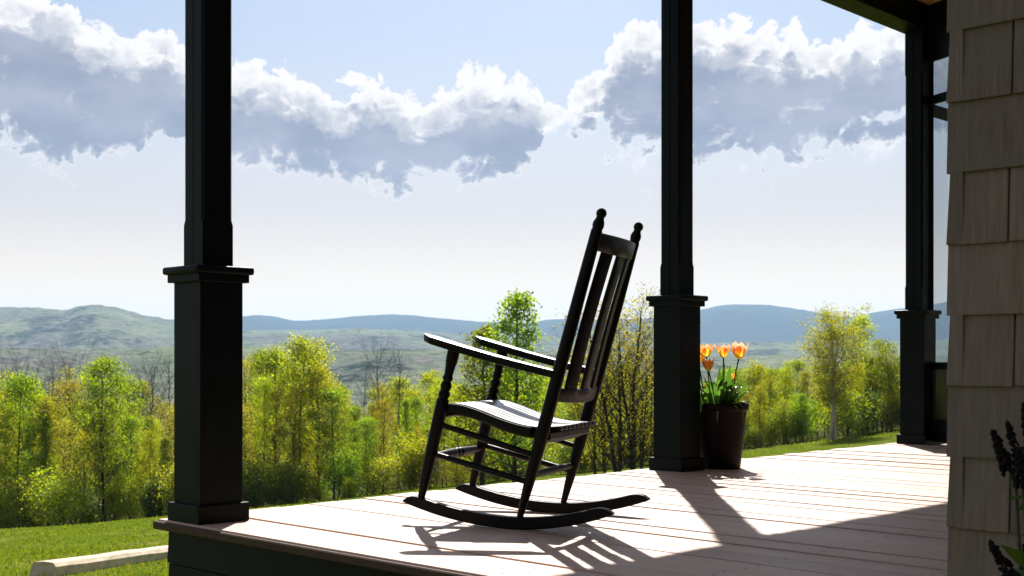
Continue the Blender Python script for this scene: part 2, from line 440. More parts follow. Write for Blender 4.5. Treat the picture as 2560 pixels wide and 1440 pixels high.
def m_petal():
    m, nt, out = mat('tulip_petal')
    tc = nt.nodes.new('ShaderNodeTexCoord'); sp = nt.nodes.new('ShaderNodeSeparateXYZ'); nt.links.new(tc.outputs['Object'], sp.inputs[0])
    n = noise(nt, vmath(nt, 'MULTIPLY', tc.outputs['Object'], (160, 160, 18)), 1, 4)
    z = smath(nt, 'ADD', smath(nt, 'MULTIPLY', sp.outputs[2], 14.0), smath(nt, 'MULTIPLY', smath(nt, 'SUBTRACT', n, .5), .7))
    c = ramp(nt, z, [(.08, (.86, .70, .06)), (.36, (.86, .52, .07)), (.62, (.84, .30, .08)), (.92, (.92, .60, .36))])
    d = nt.nodes.new('ShaderNodeBsdfDiffuse'); t = nt.nodes.new('ShaderNodeBsdfTranslucent')
    nt.links.new(c, d.inputs[0]); nt.links.new(c, t.inputs[0])
    a = nt.nodes.new('ShaderNodeMixShader'); a.inputs[0].default_value = .6
    nt.links.new(d.outputs[0], a.inputs[1]); nt.links.new(t.outputs[0], a.inputs[2]); nt.links.new(a.outputs[0], out.inputs[0])
    return m
M['petal'] = m_petal()
def m_glass():
    m, nt, out = mat('window_glass')
    g = nt.nodes.new('ShaderNodeBsdfGlossy'); g.inputs['Roughness'].default_value = .02
    t = nt.nodes.new('ShaderNodeBsdfTransparent'); t.inputs[0].default_value = (.86, .88, .89, 1)
    lw = nt.nodes.new('ShaderNodeLayerWeight'); lw.inputs[0].default_value = .5
    f = smath(nt, 'ADD', smath(nt, 'MULTIPLY', smath(nt, 'POWER', lw.outputs['Facing'], 5.0), .9), .04)
    a = nt.nodes.new('ShaderNodeMixShader'); nt.links.new(f, a.inputs[0])
    nt.links.new(t.outputs[0], a.inputs[1]); nt.links.new(g.outputs[0], a.inputs[2]); nt.links.new(a.outputs[0], out.inputs[0])
    return m
M['glass'] = m_glass()
def m_screen():
    m, nt, out = mat('insect_screen')
    t = nt.nodes.new('ShaderNodeBsdfTransparent'); t.inputs[0].default_value = (.45, .45, .46, 1)
    d = nt.nodes.new('ShaderNodeBsdfDiffuse'); d.inputs[0].default_value = (.05, .052, .05, 1)
    a = nt.nodes.new('ShaderNodeMixShader'); a.inputs[0].default_value = .55
    nt.links.new(t.outputs[0], a.inputs[1]); nt.links.new(d.outputs[0], a.inputs[2]); nt.links.new(a.outputs[0], out.inputs[0])
    return m
M['screen'] = m_screen()
def m_ground():
    m, nt, out = mat('lawn_and_woodland_floor')
    tc = nt.nodes.new('ShaderNodeTexCoord'); co = tc.outputs['Object']
    n1 = noise(nt, co, .35, 5, .6); n2 = noise(nt, co, 5.0, 5, .7); n3 = noise(nt, vmath(nt, 'MULTIPLY', co, (1, .35, 1)), .9, 4, .6)
    c = ramp(nt, n2, [(.3, (.052, .078, .008)), (.55, (.088, .118, .011)), (.8, (.145, .160, .022))])
    straw = ramp_f(nt, n3, .52, .68)
    c = cmix(nt, smath(nt, 'MULTIPLY', straw, .55), c, (.20, .18, .06))
    c = cmix(nt, smath(nt, 'MULTIPLY', ramp_f(nt, n1, .45, .7), .4), c, (.048, .085, .010))
    sp = nt.nodes.new('ShaderNodeSeparateXYZ'); nt.links.new(co, sp.inputs[0])
    floor = ramp(nt, n2, [(.3, (.030, .032, .010)), (.6, (.055, .055, .018)), (.85, (.085, .075, .032))])
    far = smath(nt, 'ADD', sp.outputs[1], smath(nt, 'MULTIPLY', smath(nt, 'SUBTRACT', n1, .5), 8.0))
    c = cmix(nt, ramp_f(nt, far, 61.0, 66.0), c, floor)
    principled(nt, out, c, .95, .0, n2, .6, .05)
    return m
M['ground'] = m_ground()
def m_hill(name, cols, bare):
    m, nt, out = mat(name)
    tc = nt.nodes.new('ShaderNodeTexCoord'); co = tc.outputs['Object']
    st = vmath(nt, 'MULTIPLY', co, (1, .45, 1))
    patch = noise(nt, st, .0035, 6, .62); fine = noise(nt, co, .05, 5, .75); dark = noise(nt, vmath(nt, 'ADD', st, (911, 77, 0)), .0048, 5, .6)
    c = ramp(nt, patch, [(.38, cols[0]), (.5, cols[1]), (.60, cols[2])])
    c = cmix(nt, ramp_f(nt, dark, .56, .62), c, (.012, .026, .016))
    c = cmix(nt, smath(nt, 'MULTIPLY', ramp_f(nt, fine, .46, .62), .75), c, bare)
    c = cmix(nt, smath(nt, 'MULTIPLY', ramp_f(nt, noise(nt, vmath(nt, 'ADD', co, (333, 55, 0)), .032, 4, .75), .54, .64), .8), c, (.018, .028, .020))
    principled(nt, out, c, 1.0, 0.0, fine, 1.0, 3.0)
    return m
M['hill_near'] = m_hill('spring_woods_hillside', [(.090, .086, .078), (.096, .124, .066), (.155, .185, .090)], (.215, .200, .168))
M['hill_far'] = m_hill('distant_woods_hillside', [(.018, .024, .022), (.020, .032, .020), (.026, .038, .020)], (.026, .030, .026))
def m_lilac():
    m, nt, out = mat('dark_lilac_bud')
    co, r = obj_coords(nt)
    n = noise(nt, co, 60, 3)
    principled(nt, out, cmix(nt, n, (.0025, .0015, .003), (.007, .004, .009)), .7, .2)
    return m
M['lilac'] = m_lilac()

# ------------------------------------------------------------------ ground and hills
def smooth(a, b, x): t = np.clip((x - a) / (b - a), 0, 1); return t * t * (3 - 2 * t)
_rs = np.random.RandomState(3)
_lat = _rs.rand(256, 256)
def vnoise(x, y):
    xi = np.floor(x).astype(int); yi = np.floor(y).astype(int); fx = x - xi; fy = y - yi
    fx = fx * fx * (3 - 2 * fx); fy = fy * fy * (3 - 2 * fy)
    g = lambda i, j: _lat[i % 256, j % 256]
    return (g(xi, yi) * (1 - fx) + g(xi + 1, yi) * fx) * (1 - fy) + (g(xi, yi + 1) * (1 - fx) + g(xi + 1, yi + 1) * fx) * fy
def fbm(x, y, o=5):
    s = 0; a = .5
    for k in range(o): s = s + a * vnoise(x * 2 ** k + 17.3 * k, y * 2 ** k + 9.1 * k); a *= .5
    return s
VALLEY = -48.0
def ground_z(X, Y):
    X = np.asarray(X, float); Y = np.asarray(Y, float)
    Xc = np.clip(X, -38, 42)
    yn = np.clip(Y, 0, 64)
    z = -.8 + yn / 60.0 * (-4.4 + .115 * Xc)
    far = np.clip(Y - 64, 0, None)
    z = z - far * .085
    z = z + (fbm(X * .11 + 40, Y * .11 + 40, 3) - .44) * .5 * smooth(6, 22, np.hypot(X, Y))
    k = np.maximum(z, VALLEY)
    return k
def gz(x, y): return float(ground_z(np.array([x]), np.array([y]))[0])

def build_ground():
    az = np.concatenate([np.linspace(-math.pi, -.75, 40, endpoint=False), np.linspace(-.75, .75, 200, endpoint=False), np.linspace(.75, math.pi, 41)])
    r = np.concatenate([[0.0], np.geomspace(1.2, 140, 130), np.geomspace(150, 9700, 50)])
    A, R = np.meshgrid(az, r)
    X = R * np.sin(A); Y = R * np.cos(A)
    Z = ground_z(X, Y)
    V = np.stack([X, Y, Z], -1).reshape(-1, 3)
    na, nr = len(az), len(r)
    i, j = np.meshgrid(np.arange(nr - 1), np.arange(na - 1), indexing='ij')
    q = np.stack([i * na + j, i * na + j + 1, (i + 1) * na + j + 1, (i + 1) * na + j], -1).reshape(-1, 4)[:, ::-1]
    me = fast_mesh('ground', V, q, 4)
    me.polygons.foreach_set('use_smooth', [True] * len(me.polygons))
    o = link('ground', me, M['ground']); tag(o, kind='structure')
build_ground()

def build_hill(name, mt, crest_px, Rc, depth_front, depth_back, rows_f, rows_b, ncol, bump, seed, span=1.05):
    """a wooded ridge: crest height read from the skyline at distance Rc, falling to the valley in front"""
    cx_ = np.array([(p - CX) / F_PX for p, _ in crest_px]); cy_ = np.array([(HOR - y) / F_PX for _, y in crest_px])
    az = np.linspace(-span, span, ncol)
    t = np.tan(np.clip(az, -1.2, 1.2))
    elev = np.interp(t, cx_, cy_)
    k = np.hanning(9); k /= k.sum()
    elev = np.convolve(np.pad(elev, 4, mode='edge'), k, 'valid')
    wob = (fbm(az * 5 + seed, az * 0 + seed, 4) - .47) * 1400
    D = np.concatenate([np.linspace(-depth_front, 0, rows_f, endpoint=False), np.linspace(0, depth_back, rows_b)])
    A, DD = np.meshgrid(az, D)
    E = np.tile(elev, (len(D), 1))
    Rr = Rc + DD + np.tile(wob, (len(D), 1)) * smooth(-depth_front, -depth_front * .3, DD) * .35
    X = Rr * np.sin(A); Y = Rr * np.cos(A)
    Rcrest = Rc + np.tile(wob, (len(D), 1)) * .35
    crest_z = EYE + E * np.cos(A) * Rcrest
    prof = np.where(DD < 0, smooth(-depth_front, 0, DD) ** .9, 1 - .6 * smooth(0, depth_back, DD))
    Z = VALLEY - 6 + (crest_z - VALLEY + 6) * prof
    env = np.where(DD < 0, np.sin(np.pi * np.clip((DD + depth_front) / depth_front, 0, 1)), 0)
    Z = Z + env * (fbm(X / 520 + seed, Y / 520, 4) - .47) * (crest_z - VALLEY) * .55
    Z = Z + (fbm(X / 26 + seed, Y / 40, 3) - .44) * bump
    V = np.stack([X, Y, Z], -1).reshape(-1, 3)
    na, nr = len(az), len(D)
    i, j = np.meshgrid(np.arange(nr - 1), np.arange(na - 1), indexing='ij')
    q = np.stack([i * na + j, i * na + j + 1, (i + 1) * na + j + 1, (i + 1) * na + j], -1).reshape(-1, 4)[:, ::-1]
    o = link(name, fast_mesh(name, V, q, 4), mt); tag(o, kind='structure')
far_crest = [(-3500, 790), (-1500, 800), (-600, 780), (0, 800), (300, 805), (440, 800), (610, 793), (650, 788), (690, 792), (730, 803), (800, 800), (870, 793), (960, 787), (1000, 786), (1060, 792), (1120, 797),
             (1200, 805), (1330, 808), (1360, 801), (1400, 798), (1500, 800), (1640, 796), (1750, 775), (1800, 763), (1840, 761), (1900, 765), (1960, 775), (2060, 789), (2130, 795), (2180, 782),
             (2240, 773), (2300, 768), (2360, 757), (2420, 752), (2600, 760), (2900, 790), (3600, 775), (5200, 800), (8000, 780)]
near_crest = [(-6000, 800), (-3000, 770), (-900, 790), (-300, 768), (0, 772), (100, 773), (165, 781), (195, 769), (240, 765), (290, 773), (350, 789), (420, 800), (520, 818), (620, 828), (760, 826), (900, 822), (1010, 828),
              (1150, 836), (1300, 842), (1450, 846), (1640, 858), (1800, 858), (1950, 856), (2080, 860), (2240, 855), (2400, 852), (2800, 850), (3800, 820), (6000, 790)]
low_crest = [(-6000, 880), (-2000, 872), (-400, 868), (0, 872), (200, 880), (420, 870), (600, 868), (800, 880), (1000, 874), (1200, 878), (1450, 884), (1700, 886), (1900, 890), (2200, 892), (2800, 885), (6000, 880)]
build_hill('far_hills', M['hill_far'], far_crest, 7200, 2200, 1200, 40, 8, 900, 9, 5.0)
build_hill('near_hills', M['hill_near'], near_crest, 3900, 1700, 900, 170, 12, 1100, 11, 21.0)
build_hill('low_hills', M['hill_near'], low_crest, 1700, 900, 400, 150, 12, 900, 9, 33.0)

# ------------------------------------------------------------------ haze: one box of even air round camera and land
def build_haze():
    m, nt, out = mat('pale_air')
    v = nt.nodes.new('ShaderNodeVolumePrincipled')
    v.inputs['Color'].default_value = (.46, .70, 1.0, 1)
    v.inputs['Density'].default_value = 8.5e-5
    v.inputs['Anisotropy'].default_value = .25
    nt.links.new(v.outputs[0], out.inputs['Volume'])
    top = 362
    o = MB().box(-9800, 9800, -9800, 9800, VALLEY - 60, top).build('haze', m)
    tag(o, kind='stuff')
build_haze()

# ------------------------------------------------------------------ trees
def rot_leaf_quads(P, size, rs, droop=0.0):
    """diamond leaves at P (n,3), random facing"""
    n = len(P)
    a = rs.normal(size=(n, 3)); a /= np.linalg.norm(a, axis=1)[:, None]
    a[:, 2] -= droop; a /= np.linalg.norm(a, axis=1)[:, None]
    b = rs.normal(size=(n, 3)); b -= a * (a * b).sum(1)[:, None]; b /= np.linalg.norm(b, axis=1)[:, None]
    s = (size * rs.uniform(.6, 1.35, n))[:, None]
    V = np.stack([P - a * s * .55, P + b * s * .36, P + a * s * .55, P - b * s * .36], 1).reshape(-1, 3)
    return V, np.arange(4 * n).reshape(-1, 4)

def tree_mesh(seed, H, crown_r, base, nl, leaves, leaf, shape='oval', trunks=1, up=.75, sigma=.16, r0=None, twigs=4, spread=0.0, bend=.25):
    rs = np.random.RandomState(seed); R = random.Random(seed)
    wood = MB(); tips = []
    for ti in range(trunks):
        Ht = H * (1 if ti == 0 else R.uniform(.72, .95))
        lean = Vector((R.uniform(-1, 1), R.uniform(-1, 1), 0)) * spread * Ht if trunks > 1 else Vector((R.uniform(-1, 1), R.uniform(-1, 1), 0)) * .03 * Ht
        o = Vector((R.uniform(-.12, .12), R.uniform(-.12, .12), 0)) * (trunks - 1)
        n = 12; path = []; w = Vector((0, 0, 0))
        for i in range(n + 1):
            t = i / n
            w = w + Vector((R.uniform(-1, 1), R.uniform(-1, 1), 0)) * .012 * Ht * bend * 2
            path.append(o + lean * t + w + Vector((0, 0, -.25 + (Ht + .25) * t)))
        rr = (r0 or H * .0105) * (1 if trunks == 1 else .8)
        wood.tube(path, [rr * (1.25 - t) if t > .06 else rr * 1.6 for t in [i / n for i in range(n)]] + [rr * .08], 6)
        def at(t):
            x = t * n; i = min(int(x), n - 1); return path[i].lerp(path[i + 1], x - i)
        ph = R.uniform(0, 6.28)
        m_l = nl if ti == 0 else int(nl * .7)
        for k in range(m_l):
            t = base + (.985 - base) * ((k + R.uniform(0, .9)) / m_l)
            tt = (t - base) / (1 - base)
            if shape == 'oval': pr = math.sin(math.pi * (0.12 + .86 * tt)) ** .7
            elif shape == 'cone': pr = (1 - tt) ** .8 + .06
            elif shape == 'top': pr = min(1, .35 + tt * 1.3) * (1 if tt < .75 else (1 - tt) * 3.2 + .2)
            elif shape == 'column': pr = .75 + .35 * math.sin(tt * 9 + seed) * .6 if tt < .8 else (1 - tt) * 4 + .1
            else: pr = 1 - .5 * tt
            ln = crown_r * pr * R.uniform(.6, 1.2)
            ph += 2.4 + R.uniform(-.5, .5)
            d = Vector((math.cos(ph), math.sin(ph), 0))
            p0 = at(t); u = up * R.uniform(.6, 1.3)
            pts = [p0]
            for s in range(1, 5):
                f = s / 4
                pts.append(p0 + d * ln * f + Vector((R.uniform(-1, 1), R.uniform(-1, 1), 0)) * .06 * ln + Vector((0, 0, ln * u * f * (.7 + .5 * f))))
            r1 = rr * (1.15 - t) * .5 + .004
            wood.tube(pts, [r1, r1 * .75, r1 * .55, r1 * .38, r1 * .15], 4, cap=False)
            for j in range(twigs):
                f = R.uniform(.3, 1.0); x = f * 4; i = min(int(x), 3)
                q0 = pts[i].lerp(pts[i + 1], x - i)
                dd = (d * R.uniform(.2, 1) + Vector((R.uniform(-1, 1), R.uniform(-1, 1), R.uniform(.1, 1.1)))).normalized()
                l2 = ln * R.uniform(.25, .55) + .15
                q1 = q0 + dd * l2 * .5; q2 = q1 + (dd + Vector((R.uniform(-.3, .3), R.uniform(-.3, .3), .25))).normalized() * l2 * .5
                wood.tube([q0, q1, q2], [r1 * .38, r1 * .25, r1 * .08], 3, cap=False)
                tips += [q1, q2, q1.lerp(q2, .5), q2]
            tips += [pts[4], pts[3]]
        tips += [path[-1], at(.97)] * 3
    wm = wood.mesh('trunk', smooth=True, angle=80)
    cm = None
    if leaves:
        T = np.array([tuple(t) for t in tips])
        # clumps: some tips carry many leaves, some few
        wgt = rs.gamma(1.1, 1, len(T)); wgt /= wgt.sum()
        idx = rs.choice(len(T), leaves, p=wgt)
        P = T[idx] + rs.normal(size=(leaves, 3)) * sigma * np.array([1, 1, .75])
        P = P[P[:, 2] > .05]
        V, Q = rot_leaf_quads(P, leaf, rs, .35)
        cm = fast_mesh('crown', V, Q, 4)
    return wm, cm, H

VAR = {}
def var(key, wood, leafm, *a, **k):
    wm, cm, H = tree_mesh(*a, **k)
    wm.materials.append(M[wood])
    if cm: cm.materials.append(M[leafm])
    VAR[key] = (wm, cm, H)
var('sap1', 'bark_dark', 'leaf_yellow', 11, 9.0, 1.15, .22, 40, 8500, .105, 'oval', up=.9, sigma=.22, r0=.062)
var('sap2', 'bark', 'leaf_yellow', 12, 9.0, .95, .26, 42, 7500, .10, 'column', up=1.1, sigma=.20, r0=.055)
var('sap3', 'bark_dark', 'leaf_green', 13, 9.0, 1.3, .16, 40, 9500, .105, 'oval', up=.8, sigma=.23, r0=.07)
var('sap4', 'bark_dark', 'leaf_yellow', 14, 9.0, 1.0, .42, 34, 5200, .10, 'top', up=1.2, sigma=.20, r0=.055)
var('sap5', 'bark_dark', 'leaf_green', 15, 9.0, 1.1, .20, 38, 7000, .105, 'cone', up=.7, sigma=.20, r0=.06)
var('sap6', 'bark_dark', 'leaf_olive', 16, 9.0, 1.15, .26, 42, 5200, .085, 'oval', up=1.1, sigma=.20, twigs=6, r0=.06)
var('sap7', 'bark_dark', 'leaf_yellow', 17, 9.0, 1.45, .10, 44, 9000, .11, 'round', up=.7, sigma=.25, r0=.065)
var('sap8', 'bark', 'leaf_olive', 18, 9.0, .9, .36, 36, 3200, .085, 'top', up=1.4, sigma=.20, twigs=7, r0=.05)
var('bush', 'bark_dark', 'leaf_green', 21, 2.2, 1.0, .02, 30, 5000, .09, 'round', up=.9, sigma=.20, trunks=3, spread=.25)
var('bush2', 'bark_dark', 'leaf_yellow', 22, 2.2, 1.0, .02, 30, 4600, .085, 'round', up=1.0, sigma=.20, trunks=3, spread=.25)
var('bush_dark', 'bark_dark', 'leaf_dark', 23, 2.2, .9, .02, 30, 4600, .09, 'oval', up=.6, sigma=.18, trunks=2, spread=.15)
var('bare1', 'bark_grey', None, 31, 11.0, 1.7, .35, 34, 0, 0, 'top', up=1.5, twigs=12, r0=.08)
var('bare2', 'bark_grey', None, 32, 11.0, 1.4, .30, 34, 0, 0, 'oval', up=1.7, twigs=12, r0=.07)
var('poplar', 'bark_dark', 'leaf_green', 41, 7.0, 1.35, .06, 58, 7000, .105, 'cone', up=.75, sigma=.16, twigs=5, r0=.07)
var('sparse', 'bark_dark', 'leaf_olive', 51, 7.4, 1.5, .12, 34, 6200, .075, 'oval', up=1.25, sigma=.17, trunks=4, spread=.09, twigs=8, r0=.085, bend=.5)
var('birch', 'bark_birch', 'leaf_yellow', 61, 11.0, 2.4, .30, 44, 19000, .12, 'top', up=.8, sigma=.30, trunks=3, spread=.13, twigs=6, r0=.15)
var('maple', 'bark_dark', 'leaf_green', 62, 7.0, 2.0, .06, 44, 11000, .115, 'oval', up=.7, sigma=.26, trunks=2, spread=.1)

n_tree = 0
def tree(px, Y, topy, key, label, group=None, name='woodland_tree', cat='tree', wide=1.0, base_z=None):
    global n_tree
    X = (px - CX) / F_PX * Y
    zb = gz(X, Y)
    zt = EYE + (HOR - topy) / F_PX * Y
    wm, cm, H = VAR[key]
    s = max(.2, (zt - zb) / H)
    o = empty(name, (X, Y, zb - .03), rnd.uniform(0, 6.28), label, cat, group)
    sw = s * wide
    if wide is None: sw = s
    o.scale = (sw, sw, s)
    link('trunk', wm, None, o)
    if cm: link('crown', cm, None, o)
    n_tree += 1
    return o

# trees that can be told from the rest
tree(1287, 47, 737, 'poplar', 'tall pointed green tree rising above the others behind the chair arm', wide=1.12, name='pointed_tree')
tree(1205, 48.5, 822, 'poplar', 'lower pointed green tree growing close beside the tallest pointed tree', wide=1.2, name='pointed_tree')
tree(1560, 40, 752, 'sparse', 'many-stemmed dark tree with thin budding leaves beside the post with the flower pot', wide=1.2, name='budding_tree')
tree(1618, 43, 800, 'sparse', 'slighter budding tree with dark stems half hidden behind the post with the flower pot', wide=.9, name='budding_tree')
tree(1498, 42, 850, 'sparse', 'low budding tree with dark stems seen through the chair back', wide=1.05, name='budding_tree')
tree(2085, 61.5, 792, 'birch', 'large birch with forked pale trunk standing on the edge of the lawn', wide=1.15, name='birch_tree')
tree(2160, 70, 800, 'sap4', 'slender greyish tree rising just behind the large forked birch', wide=1.1, name='birch_tree')
tree(742, 62, 858, 'sap4', 'tall loose-crowned tree standing above its neighbours between the corner post and the chair', wide=1.35)
tree(262, 60, 903, 'sap3', 'tall leafy tree with a dark straight trunk near the pale timber on the lawn', wide=1.0)
tree(2232, 66, 862, 'maple', 'dark green rounded tree at the end of the tree line beside the glazed porch end', wide=1.0)
for px, Y, t, k in ((955, 70, 872, 'bare1'), (1000, 73, 878, 'bare2'), (905, 72, 905, 'bare2')):
    tree(px, Y, t, k, 'bare grey leafless tree standing behind the green trees left of the chair', 'bare trees left of the chair', 'bare_tree')
for px, Y, t, k in ((60, 84, 905, 'bare2'), (95, 80, 912, 'bare1'), (125, 78, 900, 'bare2'), (160, 82, 895, 'bare1'), (190, 86, 905, 'bare2'), (335, 84, 925, 'bare1'), (372, 80, 915, 'bare2'), (400, 86, 920, 'bare1'), (428, 72, 893, 'bare2'), (20, 88, 920, 'bare1')):
    tree(px, Y, t, k, 'bare grey-brown tree behind the leafy trees beyond the pale timber', 'bare trees beyond the lawn timber', 'bare_tree')
# the rest of the wood's edge
TOPS = [(-700, 930), (-100, 925), (0, 930), (60, 945), (130, 985), (200, 960), (300, 945), (350, 985), (440, 985), (520, 930), (620, 892), (700, 900), (790, 905), (840, 930), (900, 960), (960, 965), (1040, 935), (1110, 950), (1160, 925), (1230, 930),
        (1340, 925), (1400, 935), (1460, 930), (1560, 930), (1640, 930), (1750, 925), (1800, 930), (1860, 925), (1905, 912), (1970, 930), (2040, 920), (2120, 905), (2200, 900), (2290, 895), (2400, 890), (2700, 880), (3300, 880)]
tp = np.array(TOPS, float)
def topy(px): return float(np.interp(px, tp[:, 0], tp[:, 1]))
LBL = {'sap1': 'yellow-green leafy tree in the dense row along the far side of the lawn', 'sap2': 'narrow upright yellow-green tree in the dense row along the lawn',
       'sap3': 'fuller mid-green tree in the dense row along the lawn', 'sap4': 'thin-stemmed tree with leaves only near its top in the row along the lawn',
       'sap5': 'tapering mid-green tree in the dense row along the lawn', 'sap6': 'thinly leaved olive-green tree in the dense row along the lawn',
       'sap8': 'spindly tree with olive buds high on bare stems in the row along the lawn',
       'sap7': 'broad low-branched yellow-green tree in the dense row along the lawn'}
keys = list(LBL)
px = -330.0
while px < 2560:
    for row, (ya, yb) in enumerate(((59.5, 63), (65, 71), (74, 86))):
        Y = rnd.uniform(ya, yb) + (5 if px > 1700 else 0)
        p = px + rnd.uniform(-26, 26)
        if (1490 < p < 1640 and row == 0) or (2035 < p < 2135 and row < 1): continue
        k = rnd.choice(keys + (['sap4', 'sap8', 'sap8', 'sap6'] if row == 0 else []))
        t = topy(p) + rnd.uniform(-18, 55) + (20, 0, -4)[row] + (rnd.random() < .25) * 60
        if row == 0 and rnd.random() < .35: t += rnd.uniform(40, 150)
        tree(p, Y, t, k, LBL[k], 'trees in the row along the lawn', wide=rnd.uniform(.85, 1.25))
    px += rnd.uniform(34, 50)
for p, Y, t, k in ((1962, 68, 925, 'sap7'), (1990, 71, 905, 'sap3'), (2018, 69, 930, 'sap1'), (2042, 73, 920, 'sap7'), (2062, 68.5, 945, 'sap3'), (2092, 70, 935, 'sap7'), (2118, 68, 915, 'sap1'), (2140, 66.5, 925, 'sap7'),
                   (2172, 68, 900, 'sap3'), (2205, 69, 895, 'sap7'), (2228, 67, 915, 'sap1'), (1900, 69, 915, 'sap1'), (1930, 70, 925, 'sap3'), (1870, 68, 925, 'sap7'), (1835, 69, 925, 'sap3'), (2075, 66.5, 1010, 'sap7'), (2030, 66.8, 1000, 'sap3')):
    tree(p, Y, t, k, LBL[k], 'trees in the row along the lawn', wide=rnd.uniform(1.0, 1.4))
# bushes at the foot of the wood
for i in range(64):
    p = -150 + i * 40 + rnd.uniform(-18, 18)
    if p > 2330: break
    if 2040 < p < 2120: continue
    k = rnd.choice(['bush', 'bush2', 'bush', 'bush2', 'bush2', 'bush_dark'])
    Y = rnd.uniform(57.2, 60.5) + (5 if p > 1700 else 0)
    X = (p - CX) / F_PX * Y; h = rnd.uniform(.8, 2.3)
    ty = HOR - (gz(X, Y) + h - EYE) / Y * F_PX
    lb = {'bush': 'leafy green bush at the foot of the trees', 'bush2': 'yellow-green bush at the foot of the trees', 'bush_dark': 'dark evergreen bush at the foot of the trees'}[k]
    tree(p, Y, ty, k, lb, 'bushes at the foot of the wood', 'woodland_bush', 'bush', wide=rnd.uniform(.9, 1.4))

# the wood behind the front trees: reads as one mass
def far_wood():
    rs = np.random.RandomState(5)
    Vs = []; Sz = []
    wood = MB()
    for i in range(420):
        Y = rs.uniform(90, 420) if i < 260 else rs.uniform(420, 1000)
        px = rs.uniform(-400, 2900)
        X = (px - CX) / F_PX * Y
        z = gz(X, Y); h = rs.uniform(7, 12)
        h = min(h, EYE + (HOR - topy(px) - 12) / F_PX * Y - z)
        if h < 2.5: continue
        bare = rs.rand() < .3
        wood.tube([(X, Y, z - .3), (X + rs.normal() * .2, Y, z + h * .6), (X + rs.normal() * .3, Y, z + h)], [.13, .08, .02], 4, cap=False)
        n = int(max(160, 90000 / Y)) if Y < 420 else 150
        hh = rs.beta(2.2, 1.6, n) * h * .85 + h * .18
        rr = 1.9 * np.sqrt(np.clip(np.sin(np.pi * np.clip(hh / h, .05, .97)), .05, 1)) * rs.uniform(.75, 1.2)
        th = rs.uniform(0, 6.28, n); q = np.sqrt(rs.rand(n)) * rr
        P = np.stack([X + q * np.cos(th), Y + q * np.sin(th), z + hh], 1)
        if not bare: Vs.append(P); Sz.append(np.full(n, .13 + Y * .00085))
        else:
            for k in range(16):
                a = rs.uniform(0, 6.28); b = rs.uniform(.35, .9) * h
                wood.tube([(X, Y, z + b), (X + math.cos(a) * 1.1, Y + math.sin(a) * 1.1, z + b + 1.6)], [.035, .008], 3, cap=False)
    P = np.concatenate(Vs)
    V, Q = rot_leaf_quads(P, np.concatenate(Sz), rs, .2)
    o = link('distant_wood', fast_mesh('distant_wood', V, Q, 4), M['far_leaf'])
    tag(o, 'hazy spring wood filling the valley behind the front trees', 'woodland', kind='stuff')
    o2 = wood.build('distant_trunks', M['bark_grey']); tag(o2, 'thin trunks and bare branches of the distant wood', 'woodland', kind='stuff')
far_wood()

# ------------------------------------------------------------------ lawn
def lawn_grass():
    rs = np.random.RandomState(9)
    n = 150000
    Y = 1 / rs.uniform(1 / 68.0, 1 / 9.0, n)
    px = rs.uniform(-120, 2420, n)
    X = (px - CX) / F_PX * Y
    y_img = HOR + (EYE - ground_z(X, Y)) / Y * F_PX
    keep = (y_img < 1500) & ~((Y < 14) & (px > 460))
    # keep blades that are not under the deck
    X, Y, px = X[keep], Y[keep], px[keep]
    n = len(X)
    Z = ground_z(X, Y)
    h = rs.uniform(.018, .052, n) * (1 + (rs.rand(n) < .04) * 1.2) * np.where(Y > 56.5, 3.2, 1)
    w = .003 + Y * .00045
    a = rs.uniform(0, 6.28, n); lean = rs.normal(size=(n, 2)) * .5 * h[:, None]
    dx = np.cos(a) * w; dy = np.sin(a) * w
    B = np.stack([X, Y, Z - .01], 1)
    V = np.stack([B + np.stack([dx, dy, 0 * dx], 1), B - np.stack([dx, dy, 0 * dx], 1), B + np.stack([lean[:, 0], lean[:, 1], h], 1)], 1).reshape(-1, 3)
    o = link('lawn_grass', fast_mesh('lawn_grass', V, np.arange(3 * n).reshape(-1, 3), 3), M['grass'])
    tag(o, 'short green mown grass with straw patches on the sloping lawn', 'grass', kind='stuff')
lawn_grass()

# the bleached timber lying on the lawn
def timber():
    a = Vector(((96 - CX) / F_PX * 14.6, 14.6)); b = Vector(((640 - CX) / F_PX * 19.8, 19.8))
    d = (b - a); ln = d.length; d.normalize()
    rz = math.atan2(d.y, d.x)
    z = (gz(a.x, a.y) + gz(b.x, b.y)) / 2
    tilt = math.atan2(gz(b.x, b.y) - gz(a.x, a.y), ln)
    o = empty('lawn_timber', (a.x, a.y, gz(a.x, a.y)), rz, 'long pale timber lying on the sloping lawn', 'timber')
    m = MB()
    # a sawn beam, its end sloped and edges worn
    N = 16; rs = random.Random(4)
    ring = [(-.17, -.24), (-.165, .10), (-.12, .145), (.0, .15), (.13, .145), (.17, .10), (.175, -.24)]
    vs = []; fs = []; k = len(ring)
    for i in range(N + 1):
        x = ln * i / N
        for (y, zz) in ring:
            xx = x + (0.10 if i == 0 and zz > .08 else 0)
            vs.append((xx, y + rs.uniform(-.006, .006), zz + rs.uniform(-.005, .005) + math.tan(tilt) * x + .02))
    for i in range(N):
        for j in range(k): fs.append((i * k + j, i * k + (j + 1) % k, (i + 1) * k + (j + 1) % k, (i + 1) * k + j))
    fs += [tuple(range(k)), tuple(range(N * k, N * k + k))[::-1]]
    m.add(vs, fs)
    m.build('beam', M['timber'], o)
    # a second one, its end just in the frame
    p = Vector(((84 - CX) / F_PX * 13.3, 13.3))
    o2 = empty('lawn_timber', (p.x - 1.15, p.y - .55, gz(p.x, p.y) - .06), .42, 'short pale timber end half sunk in the grass beyond the long timber', 'timber')
    MB().box(0, 1.2, -.12, .12, -.06, .13).build('beam', M['timber'], o2, bevel=.02)
timber()

